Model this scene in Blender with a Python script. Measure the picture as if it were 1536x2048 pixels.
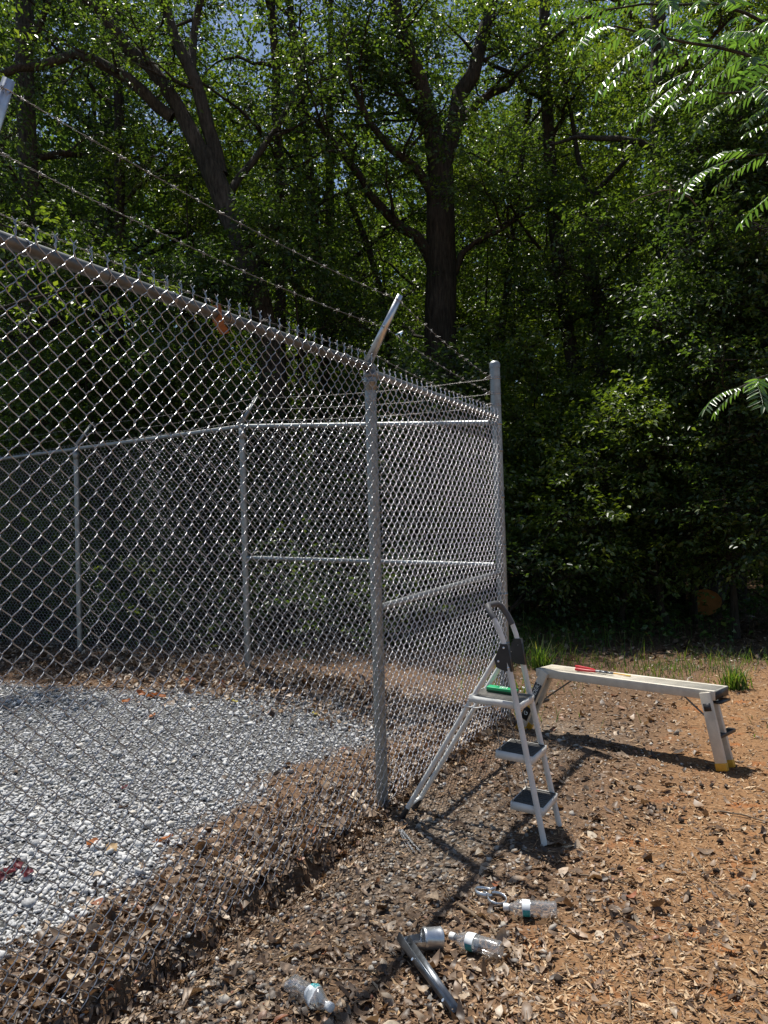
import bpy, bmesh, math, random
import numpy as np
from mathutils import Matrix, Vector

for o in list(bpy.data.objects):
    bpy.data.objects.remove(o)
scene = bpy.context.scene
C = scene.collection
rng = np.random.default_rng(11)
random.seed(11)

# ------------------------------------------------------------------ camera
EYE = 1.508
PITCH, ROLL, FPX = 0.0264, -0.0298, 1538.0
cp, sp = math.cos(PITCH), math.sin(PITCH)
cr, sr = math.cos(ROLL), math.sin(ROLL)
fwd = Vector((0, cp, sp)); up0 = Vector((0, -sp, cp)); ri0 = Vector((1, 0, 0))
CR = cr * ri0 + sr * up0
CU = -sr * ri0 + cr * up0
cam_d = bpy.data.cameras.new('camera')
cam_d.sensor_width = 36; cam_d.lens = FPX / 2048 * 36
cam_d.clip_start = 0.05; cam_d.clip_end = 2000
cam = bpy.data.objects.new('camera', cam_d); C.objects.link(cam)
mw = Matrix((( CR.x, CU.x, -fwd.x, 0), (CR.y, CU.y, -fwd.y, 0), (CR.z, CU.z, -fwd.z, EYE), (0, 0, 0, 1)))
cam.matrix_world = mw
scene.camera = cam

# ------------------------------------------------------------------ sky, sun, exposure
SUN = Vector((-0.168, 0.320, 0.932)).normalized()
SUN_EL = math.asin(SUN.z)
SUN_AZ = math.atan2(SUN.x, SUN.y)
world = bpy.data.worlds.new('World'); scene.world = world
world.use_nodes = True
wn = world.node_tree.nodes; wl = world.node_tree.links
bg = wn['Background']
sky = wn.new('ShaderNodeTexSky'); sky.sky_type = 'NISHITA'; sky.sun_disc = False
sky.sun_elevation = SUN_EL; sky.sun_rotation = SUN_AZ
sky.air_density = 1.0; sky.dust_density = 0.6; sky.ozone_density = 1.2
wl.new(sky.outputs[0], bg.inputs[0]); bg.inputs[1].default_value = 0.085
sun_d = bpy.data.lights.new('sun', 'SUN'); sun_d.energy = 5.0; sun_d.angle = math.radians(0.53)
sun_d.color = (1.0, 0.955, 0.88)
sun = bpy.data.objects.new('sun', sun_d); C.objects.link(sun)
sun.rotation_euler = SUN.to_track_quat('Z', 'Y').to_euler(); sun.location = (0, 0, 40)
scene.view_settings.view_transform = 'Standard'; scene.view_settings.look = 'None'
scene.view_settings.gamma = 1.0; scene.view_settings.use_curve_mapping = False
scene.view_settings.exposure = 0.4
scene.cycles.max_bounces = 6; scene.cycles.diffuse_bounces = 3; scene.cycles.glossy_bounces = 3
scene.cycles.transmission_bounces = 5; scene.cycles.transparent_max_bounces = 12
scene.cycles.use_denoising = True
scene.cycles.caustics_reflective = False; scene.cycles.caustics_refractive = False

# ------------------------------------------------------------------ helpers
def tag(o, label=None, cat=None, group=None, kind=None):
    if label: o['label'] = label
    if cat: o['category'] = cat
    if group: o['group'] = group
    if kind: o['kind'] = kind
    return o

def empty(name, loc=(0, 0, 0), rz=0.0, label=None, cat=None, group=None):
    o = bpy.data.objects.new(name, None); C.objects.link(o)
    o.empty_display_size = 0.1
    o.location = loc; o.rotation_euler = (0, 0, rz)
    return tag(o, label, cat, group)

class MB:
    """collects vertex / face blocks, builds one mesh"""
    def __init__(s): s.v = []; s.f = []; s.n = 0; s.att = []
    def add(s, verts, faces):
        verts = np.asarray(verts, dtype=np.float32).reshape(-1, 3)
        faces = np.asarray(faces, dtype=np.int32)
        s.v.append(verts); s.f.append(faces + s.n); s.n += len(verts)
    def mesh(s, name, smooth=False):
        me = bpy.data.meshes.new(name)
        v = np.concatenate(s.v) if s.v else np.zeros((0, 3), np.float32)
        me.vertices.add(len(v)); me.vertices.foreach_set('co', v.ravel())
        loops = np.concatenate([f.ravel() for f in s.f])
        sizes = np.concatenate([np.full(len(f), f.shape[1], np.int32) for f in s.f])
        starts = np.concatenate([[0], np.cumsum(sizes)[:-1]]).astype(np.int32)
        me.loops.add(len(loops)); me.loops.foreach_set('vertex_index', loops)
        me.polygons.add(len(sizes)); me.polygons.foreach_set('loop_start', starts)
        me.polygons.foreach_set('loop_total', sizes)
        if smooth: me.polygons.foreach_set('use_smooth', np.ones(len(sizes), bool))
        me.update(calc_edges=True)
        return me
    def build(s, name, mat, parent=None, smooth=False):
        me = s.mesh(name, smooth); me.materials.append(mat)
        return link(name, me, parent)

def link(name, me, parent=None):
    o = bpy.data.objects.new(name, me); C.objects.link(o)
    if parent is not None: o.parent = parent
    return o

def unit(a, eps=1e-9):
    return a / (np.linalg.norm(a, axis=-1, keepdims=True) + eps)

def tube(mb, pts, rad, sides=8, caps=True):
    pts = np.asarray(pts, float); n = len(pts)
    rad = np.broadcast_to(np.asarray(rad, float), (n,))
    tang = np.empty_like(pts); tang[1:-1] = pts[2:] - pts[:-2]; tang[0] = pts[1] - pts[0]; tang[-1] = pts[-1] - pts[-2]
    tang = unit(tang)
    ref = np.array([0, 0, 1.0]) if abs(tang[0][2]) < .9 else np.array([1.0, 0, 0])
    u = np.cross(tang[0], ref); u /= np.linalg.norm(u)
    ang = np.arange(sides) * 2 * math.pi / sides
    V = np.empty((n, sides, 3))
    for i in range(n):
        u = u - tang[i] * np.dot(u, tang[i]); u /= (np.linalg.norm(u) + 1e-9)
        w = np.cross(tang[i], u)
        V[i] = pts[i] + rad[i] * (np.cos(ang)[:, None] * u + np.sin(ang)[:, None] * w)
    i = np.arange(n - 1)[:, None] * sides; j = np.arange(sides)[None, :]; j2 = (j + 1) % sides
    F = np.stack([i + j, i + j2, i + sides + j2, i + sides + j], -1).reshape(-1, 4)
    base = mb.n
    mb.add(V.reshape(-1, 3), F)
    if caps:
        c0 = np.vstack([V[0], pts[0]]); c1 = np.vstack([V[-1], pts[-1]])
        mb.add(c0, [[(k + 1) % sides, k, sides] for k in range(sides)])
        mb.add(c1, [[k, (k + 1) % sides, sides] for k in range(sides)])

def prisms(mb, P0, P1, r0, r1):
    """many thin three sided twigs at once"""
    P0 = np.asarray(P0, float); P1 = np.asarray(P1, float)
    d = unit(P1 - P0)
    ref = np.where(np.abs(d[:, 2:3]) < .9, np.array([[0, 0, 1.0]]), np.array([[1.0, 0, 0]]))
    u = unit(np.cross(d, ref)); w = np.cross(d, u)
    r0 = np.broadcast_to(np.asarray(r0, float).reshape(-1, 1), (len(P0), 1)); r1 = np.broadcast_to(np.asarray(r1, float).reshape(-1, 1), (len(P0), 1))
    V = []
    for P, r in ((P0, r0), (P1, r1)):
        for k in range(3):
            a = 2 * math.pi * k / 3
            V.append(P + r * (math.cos(a) * u + math.sin(a) * w))
    V = np.stack(V, 1)
    b = (np.arange(len(P0)) * 6)[:, None]
    F = np.concatenate([b + np.array([[0, 1, 4, 3]]), b + np.array([[1, 2, 5, 4]]), b + np.array([[2, 0, 3, 5]])], 0)
    mb.add(V.reshape(-1, 3), F)

def box(mb, c, s, M=None, taper=None):
    """box centre c, size s, optional 3x3 rotation (columns = axes)"""
    h = np.array(s) / 2
    V = np.array([[x, y, z] for z in (-1, 1) for y in (-1, 1) for x in (-1, 1)], float) * h
    if M is not None: V = V @ np.asarray(M, float).T
    V = V + np.array(c)
    mb.add(V, [[0, 2, 3, 1], [4, 5, 7, 6], [0, 1, 5, 4], [2, 6, 7, 3], [0, 4, 6, 2], [1, 3, 7, 5]])

def beam(mb, a, b, w, t, side):
    """rectangular bar a to b; w across 'side', t across the third axis"""
    a = np.array(a, float); b = np.array(b, float); d = b - a; L = np.linalg.norm(d); d /= L
    s = np.array(side, float); s -= d * np.dot(s, d); s /= np.linalg.norm(s)
    n = np.cross(d, s)
    box(mb, (a + b) / 2, (L, w, t), np.stack([d, s, n], 1))

def lathe(mb, prof, sides=20, M=None, o=(0, 0, 0), wob=None):
    """prof: list of (r, x) spun around local x; M columns axes"""
    ang = np.arange(sides) * 2 * math.pi / sides
    V = []
    for k, (r, x) in enumerate(prof):
        rr = np.full(sides, r)
        if wob is not None: rr = rr * wob(x, ang)
        V.append(np.stack([np.full(sides, x), rr * np.cos(ang), rr * np.sin(ang)], 1))
    V = np.array(V).reshape(-1, 3)
    if M is not None: V = V @ np.asarray(M, float).T
    V = V + np.array(o)
    n = len(prof)
    i = np.arange(n - 1)[:, None] * sides; j = np.arange(sides)[None, :]; j2 = (j + 1) % sides
    mb.add(V, np.stack([i + j, i + j2, i + sides + j2, i + sides + j], -1).reshape(-1, 4))

def bevel_mod(o, w, seg=2):
    m = o.modifiers.new('bevel', 'BEVEL'); m.width = w; m.segments = seg; m.limit_method = 'ANGLE'
    return o

def smooth01(x):
    x = np.clip(x, 0, 1); return x * x * (3 - 2 * x)

# value noise for the terrain and the scatter
_G = np.random.default_rng(5).random((256, 256))
def vnoise(x, y):
    xi = np.floor(x).astype(int); yi = np.floor(y).astype(int)
    fx = smooth01(x - xi); fy = smooth01(y - yi)
    g = lambda a, b: _G[a % 256, b % 256]
    return (g(xi, yi) * (1 - fx) + g(xi + 1, yi) * fx) * (1 - fy) + (g(xi, yi + 1) * (1 - fx) + g(xi + 1, yi + 1) * fx) * fy
def fbm(x, y, o=4):
    s = 0; a = .5; t = 0
    for k in range(o):
        s = s + a * vnoise(x * 2 ** k + 17.3 * k, y * 2 ** k + 9.1 * k); t += a; a *= .55
    return s / t

# ------------------------------------------------------------------ site layout (metres)
PM = np.array([-0.056, 4.270])          # line post in the front fence
PC = np.array([0.903, 6.013])           # corner post
PB2 = np.array([-1.257, 7.633]); PB1 = np.array([-3.546, 8.891])
D1 = unit(PC - PM); N1 = np.array([D1[1], -D1[0]])          # along / outward of the front fence
D2 = unit(PB1 - PC); N2 = np.array([-D2[1], D2[0]]) * -1
if N2[1] < 0: N2 = -N2                                      # outward of the back fence
FENCE_H = 2.43

def coords(x, y):
    dx, dy = x - PM[0], y - PM[1]
    s = dx * D1[0] + dy * D1[1]; d = dx * N1[0] + dy * N1[1]
    ex, ey = x - PC[0], y - PC[1]
    t = ex * D2[0] + ey * D2[1]; e = ex * N2[0] + ey * N2[1]
    return s, d, t, e

def ground_z(x, y):
    x = np.asarray(x, float); y = np.asarray(y, float)
    s, d, t, e = coords(x, y)
    inside = (d < 0)
    z = .15 * smooth01((t - .3) / 2.2) * smooth01((e + 2.6) / 2.4)
    z = np.where((e > -3) , z, z * 0)
    near = smooth01((12 - np.hypot(x, y)) / 4)
    z = z + near * ((fbm(x * 1.3, y * 1.3) - .5) * .05 + (fbm(x * 6, y * 6, 3) - .5) * .022)
    # bank of blown leaves against the front fence, with a washed-out lip on the outside
    w = d + (fbm(s * 4.0, d * 2 + 3.3, 4) - .5) * .24 + .01
    left = smooth01((-s - .02) / .35)
    amp = np.clip(.15 + 2.6 * (fbm(s * 1.7 + 7, s * 0 + 1.7, 3) - .30), .1, 1.25)
    bank = np.where(w < .035, .085 * np.exp(-np.clip(-w, 0, 9) / .28), .085 * np.exp(-((w - .035) / .030) ** 2))
    trench = -.085 * np.exp(-((w - .115) / .062) ** 2)
    z = z + left * amp * .7 * (bank + trench)
    z = z + .05 * smooth01((s + .1) / .4) * smooth01((PC[1] + .2 - y) / .5) * np.exp(-((d + .05) / .22) ** 2)
    # litter bank under the back fence
    z = z + .07 * np.exp(-((e + .1) / .4) ** 2) * smooth01((t + .2) / .5)
    # forest floor rolls a little
    z = z + smooth01((y - 10) / 20) * (fbm(x * .12, y * .12) - .45) * 1.2
    return z

def gz(x, y): return float(ground_z(np.array([x]), np.array([y]))[0])

def gravel_w(x, y):
    s, d, t, e = coords(x, y)
    nz = (fbm(x * 2.1, y * 2.1) - .5)
    nf = (fbm(x * 9, y * 9, 2) - .5)
    edge = np.interp(s, (-2.6, -1.8, -1.2, -.4, .45, 1.2, 2.0), (.34, .36, .41, .66, .78, .46, .36))   # strip of leaves along the front fence
    back = np.interp(t, (0, .9, 2.2, 3.3, 4.4, 8), (.08, .12, .42, .62, .92, 1.1))
    a = smooth01((-d - edge + nz * .30 + nf * .30) / .26)
    b = smooth01((-e - back + nz * .35 + nf * .30) / .28)
    return a * b

def clay_w(x, y):
    s, d, t, e = coords(x, y)
    return smooth01((d - .95 + (fbm(x * 1.7, y * 1.7) - .5) * 1.1) / .6) * smooth01((8.3 - y) / 1.0)

def pebble_w(x, y):
    s, d, t, e = coords(x, y)
    a = np.exp(-((s + .25) / .95) ** 2) * np.exp(-((d - .45) / .42) ** 2)
    a = a + .8 * np.exp(-(((x - 1.15) / .55) ** 2 + ((y - 5.6) / .55) ** 2))
    a = a + .75 * np.exp(-(((x + .62) / .17) ** 2 + ((y - 2.62) / .24) ** 2))
    return np.clip(a * (.55 + 1.1 * (fbm(x * 3, y * 3) - .2)), 0, 1) * (d > .1)

# ------------------------------------------------------------------ materials
def mat(name):
    m = bpy.data.materials.new(name); m.use_nodes = True
    nt = m.node_tree
    return m, nt.nodes, nt.links, nt.nodes['Principled BSDF']

def ramp(n, cols):
    r = n.new('ShaderNodeValToRGB'); e = r.color_ramp.elements
    while len(e) < len(cols): e.new(.5)
    for k, (p, c) in enumerate(cols): e[k].position = p; e[k].color = (*c, 1)
    return r

def noise(n, scale, detail=4, rough=.6):
    t = n.new('ShaderNodeTexNoise'); t.inputs['Scale'].default_value = scale
    t.inputs['Detail'].default_value = detail; t.inputs['Roughness'].default_value = rough
    return t

def objco(n, l, tex):
    tc = n.new('ShaderNodeTexCoord'); l.new(tc.outputs['Object'], tex.inputs['Vector']); return tc

def bump(n, l, h, strength, dist, p):
    b = n.new('ShaderNodeBump'); b.inputs['Strength'].default_value = strength; b.inputs['Distance'].default_value = dist
    l.new(h, b.inputs['Height']); l.new(b.outputs[0], p.inputs['Normal']); return b

def m_plain(name, col, rough=.5, metal=0.0, var=.25, scale=18, bmp=.0, spec=.5):
    m, n, l, p = mat(name)
    t = noise(n, scale, 5, .65); objco(n, l, t)
    lo = tuple(c * (1 - var) for c in col); hi = tuple(min(1, c * (1 + var)) for c in col)
    r = ramp(n, [(.3, lo), (.7, hi)]); l.new(t.outputs[0], r.inputs[0]); l.new(r.outputs[0], p.inputs['Base Color'])
    p.inputs['Roughness'].default_value = rough; p.inputs['Metallic'].default_value = metal
    p.inputs['Specular IOR Level'].default_value = spec
    mr = n.new('ShaderNodeMapRange'); mr.inputs['To Min'].default_value = max(0, rough - .12); mr.inputs['To Max'].default_value = min(1, rough + .12)
    t2 = noise(n, scale * 2.7, 3); objco(n, l, t2); l.new(t2.outputs[0], mr.inputs[0]); l.new(mr.outputs[0], p.inputs['Roughness'])
    if bmp: bump(n, l, t2.outputs[0], bmp, .004, p)
    return m

def m_island(name, cols, rough=.7, trans=None, tw=.3, spec=.4, gscale=None):
    """colour picked per loose piece; optional light through thin pieces"""
    m, n, l, p = mat(name)
    g = n.new('ShaderNodeNewGeometry')
    r = ramp(n, cols); l.new(g.outputs['Random Per Island'], r.inputs[0])
    src = r.outputs[0]
    if gscale:
        t = noise(n, gscale, 3); objco(n, l, t)
        rr = ramp(n, [(.3, (.62, .62, .62)), (.7, (1.25, 1.25, 1.25))]); l.new(t.outputs[0], rr.inputs[0])
        mx = n.new('ShaderNodeMixRGB'); mx.blend_type = 'MULTIPLY'; mx.inputs[0].default_value = 1
        l.new(src, mx.inputs[1]); l.new(rr.outputs[0], mx.inputs[2]); src = mx.outputs[0]
    l.new(src, p.inputs['Base Color'])
    p.inputs['Roughness'].default_value = rough; p.inputs['Specular IOR Level'].default_value = spec
    if trans:
        tr = n.new('ShaderNodeBsdfTranslucent')
        tm = n.new('ShaderNodeMixRGB'); tm.blend_type = 'MULTIPLY'; tm.inputs[0].default_value = 1
        l.new(src, tm.inputs[1]); tm.inputs[2].default_value = (*trans, 1)
        l.new(tm.outputs[0], tr.inputs['Color'])
        ms = n.new('ShaderNodeMixShader'); ms.inputs[0].default_value = tw
        l.new(p.outputs[0], ms.inputs[1]); l.new(tr.outputs[0], ms.inputs[2])
        l.new(ms.outputs[0], n['Material Output'].inputs[0])
    return m

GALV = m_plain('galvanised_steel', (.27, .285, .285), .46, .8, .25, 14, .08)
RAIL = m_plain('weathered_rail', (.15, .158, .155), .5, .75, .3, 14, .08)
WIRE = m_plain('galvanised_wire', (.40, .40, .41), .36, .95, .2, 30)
WIRE_BRIGHT = m_plain('bright_wire', (.74, .73, .74), .42, .75, .15, 30)  # brighter metal than the left bay, for the wires of the right bay
BARB = m_plain('weathered_wire', (.26, .25, .24), .5, .9, .3, 30)
DARK_ZINC = m_plain('dark_zinc', (.16, .175, .195), .36, .85, .25, 25, .05)
GALV_NEW = m_plain('new_galvanised_steel', (.55, .57, .59), .33, .85, .2, 25, .05)
WHITE_PAINT = m_plain('ladder_paint', (.68, .68, .65), .42, 0, .12, 9)
BLACK_PL = m_plain('black_plastic', (.025, .025, .027), .45, 0, .2, 20)
GREY_GRIP = m_plain('grey_grip', (.075, .075, .08), .6, 0, .2, 20)
TREAD = m_plain('step_tread', (.085, .082, .078), .75, 0, .3, 25, .2)
TREAD_TOP = m_plain('dusty_tread', (.21, .20, .18), .8, 0, .25, 18, .2)
BENCH = m_plain('weathered_deck', (.62, .57, .47), .6, .05, .22, 7, .12)
BENCH_SIDE = m_plain('brushed_rail', (.60, .55, .46), .45, .12, .15, 12)
YELLOW = m_plain('yellow_rubber', (.62, .33, .03), .6, 0, .2, 20)
RED_GRIP = m_plain('red_grip', (.40, .012, .018), .4, 0, .2, 30)
STEEL_DK = m_plain('dark_tool_steel', (.22, .23, .24), .38, .9, .3, 60)
GREEN_BOX = m_plain('green_card', (.008, .34, .13), .45, 0, .15, 20)
GREEN_DK = m_plain('dark_green_card', (.006, .06, .03), .5, 0, .15, 20)
WHITE_PR = m_plain('white_print', (.75, .78, .74), .5, 0, .05, 20)
LABEL_W = m_plain('bottle_label_white', (.72, .75, .76), .4, 0, .08, 40)
LABEL_T = m_plain('bottle_label_teal', (.03, .30, .32), .4, 0, .3, 40)
CAP_W = m_plain('white_cap', (.75, .75, .73), .45, 0, .08, 40)
def m_bark(name, col):
    m, n, l, p = mat(name)
    tc = n.new('ShaderNodeTexCoord'); mp = n.new('ShaderNodeMapping'); mp.inputs['Scale'].default_value = (1, 1, .14); l.new(tc.outputs['Object'], mp.inputs[0])
    t = noise(n, 26, 6, .7); l.new(mp.outputs[0], t.inputs['Vector']); t2 = noise(n, 2.2, 4); objco(n, l, t2)
    r = ramp(n, [(.32, tuple(c * .35 for c in col)), (.5, col), (.72, tuple(c * 1.9 for c in col))]); l.new(t.outputs[0], r.inputs[0])
    r2 = ramp(n, [(.35, (.7, .75, .7)), (.65, (1.25, 1.22, 1.2))]); l.new(t2.outputs[0], r2.inputs[0])
    mx = n.new('ShaderNodeMixRGB'); mx.blend_type = 'MULTIPLY'; mx.inputs[0].default_value = 1; l.new(r.outputs[0], mx.inputs[1]); l.new(r2.outputs[0], mx.inputs[2]); l.new(mx.outputs[0], p.inputs['Base Color'])
    p.inputs['Roughness'].default_value = .9; p.inputs['Specular IOR Level'].default_value = .2; bump(n, l, t.outputs[0], 1.0, .05, p); return m
BARK = m_bark('bark_dark', (.045, .038, .030))
BARK_G = m_bark('bark_grey', (.062, .055, .046))
TWIG = m_plain('twig_bark', (.17, .125, .085), .85, 0, .4, 20, .4, .2)
LOG_END = m_plain('sawn_wood', (.42, .19, .055), .8, 0, .25, 10, .2)
SEED = m_plain('seed_ball', (.045, .032, .024), .9, 0, .4, 60, .5, .2)
ALU_TIE = m_plain('aluminium_tie', (.75, .77, .80), .3, .9, .15, 40)

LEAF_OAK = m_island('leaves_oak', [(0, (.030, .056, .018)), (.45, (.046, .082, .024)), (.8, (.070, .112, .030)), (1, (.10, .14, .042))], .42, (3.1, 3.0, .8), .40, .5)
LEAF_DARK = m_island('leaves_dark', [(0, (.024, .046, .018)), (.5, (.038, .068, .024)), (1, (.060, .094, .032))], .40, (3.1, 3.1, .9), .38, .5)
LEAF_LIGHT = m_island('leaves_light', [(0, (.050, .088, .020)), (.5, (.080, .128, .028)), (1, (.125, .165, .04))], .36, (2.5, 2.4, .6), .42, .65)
LEAF_PINNATE = m_island('leaflets', [(0, (.045, .090, .030)), (.6, (.062, .115, .038)), (1, (.09, .15, .045))], .30, (2.6, 3.0, .9), .38, 1.0)
GRASS_M = m_island('grass_blades', [(0, (.055, .105, .02)), (.6, (.09, .15, .03)), (.85, (.17, .19, .05)), (1, (.30, .25, .10))], .5, (1.6, 1.8, .7), .4)
IVY_M = m_island('ground_leaves', [(0, (.03, .075, .018)), (.7, (.06, .12, .025)), (1, (.12, .17, .04))], .4, (1.8, 2.2, .8), .33, .6)
LITTER_M = m_island('dead_leaves', [(0, (.040, .026, .018)), (.26, (.095, .060, .038)), (.52, (.175, .115, .072)), (.76, (.27, .185, .12)), (.91, (.42, .32, .22)), (.96, (.56, .47, .35)), (1, (.26, .085, .035))], .5, (1.1, .85, .55), .2, .55, 40)
CHIP_M = m_island('bark_chips', [(0, (.07, .038, .022)), (.25, (.18, .098, .048)), (.55, (.30, .175, .085)), (.82, (.42, .275, .145)), (1, (.56, .42, .27))], .6, None, .2, .4, 60)
STONE_M = m_island('crushed_stone', [(0, (.30, .30, .30)), (.2, (.43, .43, .43)), (.6, (.52, .52, .515)), (.9, (.60, .595, .58)), (1, (.56, .51, .43))], .85, None, .2, .25, 90)
PEB_M = m_island('dusty_pebbles', [(0, (.15, .13, .11)), (.35, (.27, .235, .195)), (.75, (.40, .36, .305)), (1, (.56, .52, .46))], .7, None, .2, .35, 60)

def m_leafcol(name, col):
    m, n, l, p = mat(name)
    t = noise(n, 45, 4); objco(n, l, t)
    r = ramp(n, [(.3, tuple(c * .65 for c in col)), (.7, tuple(min(1, c * 1.25) for c in col))]); l.new(t.outputs[0], r.inputs[0])
    l.new(r.outputs[0], p.inputs['Base Color']); p.inputs['Roughness'].default_value = .55
    tr = n.new('ShaderNodeBsdfTranslucent'); l.new(r.outputs[0], tr.inputs['Color'])
    ms = n.new('ShaderNodeMixShader'); ms.inputs[0].default_value = .25
    l.new(p.outputs[0], ms.inputs[1]); l.new(tr.outputs[0], ms.inputs[2]); l.new(ms.outputs[0], n['Material Output'].inputs[0])
    return m
DL_ORANGE = m_leafcol('orange_leaf', (.42, .15, .045)); DL_MAROON = m_leafcol('maroon_leaf', (.13, .022, .03))
DL_YELLOW = m_leafcol('yellow_leaf', (.52, .45, .07)); DL_TAN = m_leafcol('tan_leaf', (.46, .32, .17))

# clear plastic of a thin walled bottle
CLEAR, n_, l_, p_ = mat('clear_plastic')
tr_ = n_.new('ShaderNodeBsdfTransparent'); tr_.inputs[0].default_value = (.93, .94, .94, 1)
gl_ = n_.new('ShaderNodeBsdfGlossy'); gl_.inputs['Roughness'].default_value = .12; gl_.inputs[0].default_value = (.95, .95, .95, 1)
df_ = n_.new('ShaderNodeBsdfDiffuse'); df_.inputs[0].default_value = (.75, .76, .76, 1)
lw_ = n_.new('ShaderNodeLayerWeight'); lw_.inputs[0].default_value = .35
mr_ = n_.new('ShaderNodeMapRange'); mr_.inputs['To Min'].default_value = .06; mr_.inputs['To Max'].default_value = .75
l_.new(lw_.outputs['Facing'], mr_.inputs[0])
ms_ = n_.new('ShaderNodeMixShader'); l_.new(mr_.outputs[0], ms_.inputs[0]); l_.new(tr_.outputs[0], ms_.inputs[1]); l_.new(gl_.outputs[0], ms_.inputs[2])
ms2_ = n_.new('ShaderNodeMixShader'); ms2_.inputs[0].default_value = .13; l_.new(ms_.outputs[0], ms2_.inputs[1]); l_.new(df_.outputs[0], ms2_.inputs[2])
l_.new(ms2_.outputs[0], n_['Material Output'].inputs[0])

# ------------------------------------------------------------------ ground (one sheet to the horizon)
def grid_axis(lo, hi, step, far):
    a = np.arange(lo, hi + 1e-6, step)
    out = [hi]; s = step
    while out[-1] < far: s *= 1.35; out.append(out[-1] + s)
    neg = [lo]; s = step
    while neg[-1] > -far: s *= 1.35; neg.append(neg[-1] - s)
    return np.concatenate([np.array(neg[:0:-1]), a, np.array(out[1:])])
gx = grid_axis(-4.6, 4.6, .032, 420); gy = grid_axis(1.6, 9.6, .032, 420)
X, Y = np.meshgrid(gx, gy); Z = ground_z(X, Y)
nx, ny = len(gx), len(gy)
ii = (np.arange(ny - 1)[:, None] * nx + np.arange(nx - 1)[None, :]).ravel()
gm = MB(); gm.add(np.stack([X, Y, Z], -1).reshape(-1, 3), np.stack([ii, ii + 1, ii + nx + 1, ii + nx], 1))
GROUND, n, l, p = mat('ground_soil')
ga = n.new('ShaderNodeAttribute'); ga.attribute_name = 'gravel'
ca = n.new('ShaderNodeAttribute'); ca.attribute_name = 'clay'
pa = n.new('ShaderNodeAttribute'); pa.attribute_name = 'pebble'
t1 = noise(n, 55, 6, .7); objco(n, l, t1)
t2 = noise(n, 5, 5, .6); objco(n, l, t2)
vo = n.new('ShaderNodeTexVoronoi'); vo.inputs['Scale'].default_value = 46; objco(n, l, vo)
vo2 = n.new('ShaderNodeTexVoronoi'); vo2.inputs['Scale'].default_value = 48; objco(n, l, vo2)
r_lit = ramp(n, [(.25, (.055, .032, .02)), (.5, (.13, .078, .045)), (.75, (.24, .15, .09))]); l.new(t1.outputs[0], r_lit.inputs[0])
r_clay = ramp(n, [(.25, (.13, .066, .031)), (.5, (.24, .132, .062)), (.75, (.33, .195, .10))]); l.new(t1.outputs[0], r_clay.inputs[0])
r_red = ramp(n, [(.55, (1, 1, 1)), (.70, (1.2, .80, .52))]); l.new(t2.outputs[0], r_red.inputs[0])
mclay = n.new('ShaderNodeMixRGB'); mclay.blend_type = 'MULTIPLY'; mclay.inputs[0].default_value = 1
l.new(r_clay.outputs[0], mclay.inputs[1]); l.new(r_red.outputs[0], mclay.inputs[2])
r_gr = ramp(n, [(.0, (.24, .24, .235)), (.3, (.17, .17, .165)), (.6, (.05, .05, .05))]); l.new(vo.outputs['Distance'], r_gr.inputs[0])
r_pb = ramp(n, [(.0, (.30, .26, .21)), (.35, (.24, .20, .16)), (.6, (.10, .08, .06))]); l.new(vo2.outputs['Distance'], r_pb.inputs[0])
def mixc(a, b, f):
    m_ = n.new('ShaderNodeMixRGB'); l.new(f, m_.inputs[0]); l.new(a, m_.inputs[1]); l.new(b, m_.inputs[2]); return m_.outputs[0]
c1 = mixc(r_lit.outputs[0], mclay.outputs[0], ca.outputs['Fac'])
c2 = mixc(c1, r_pb.outputs[0], pa.outputs['Fac'])
c3 = mixc(c2, r_gr.outputs[0], ga.outputs['Fac'])
l.new(c3, p.inputs['Base Color']); p.inputs['Roughness'].default_value = .92; p.inputs['Specular IOR Level'].default_value = .2
bump(n, l, t1.outputs[0], .7, .012, p)
ground = gm.build('ground', GROUND, None, True)
for nm, fn in (('gravel', gravel_w), ('clay', clay_w), ('pebble', pebble_w)):
    a = ground.data.attributes.new(nm, 'FLOAT', 'POINT')
    a.data.foreach_set('value', np.ascontiguousarray(fn(X, Y).ravel(), dtype=np.float32))
tag(ground, 'leaf strewn clay and gravel ground running back into the wood', kind='structure')

# ------------------------------------------------------------------ chain link fence
def wire_mesh(name, z0, z1, sgn, r, sides, top=True, m_=None):
    A = .0178; hp = .035
    pts = []
    nseg = int((z1 - z0) / hp)
    for k in range(nseg):                                     # flattened coil: across the front, back across the rear
        sx = sgn * (1 if k % 2 == 0 else -1); fy = sgn * (1 if k % 2 == 0 else -1)
        for q in range(4):
            th = math.pi * q / 4; x = .55 * math.cos(th) + .45 * (1 - 2 * q / 4)
            pts.append((sx * A * 1.06 * x, fy * .0058 * math.sin(th), z0 + (k + q / 4) * hp))
    pts.append((sgn * (1 if nseg % 2 == 0 else -1) * A * 1.06, 0, z0 + nseg * hp))
    sx = sgn * (1 if nseg % 2 == 0 else -1)
    if top:
        # twisted selvage: the end climbs round its neighbour and splays out
        zt = z0 + nseg * hp
        pts += [(sx * (A + .003), .003, zt + .012), (sx * (A - .003), -.003, zt + .024), (sx * (A + .003), .003, zt + .036), (sx * (A - .011), .004, zt + .052)]
    mb = MB(); tube(mb, pts, r, sides, False)
    me = mb.mesh(name, True); me.materials.append(m_ or WIRE); return me

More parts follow.
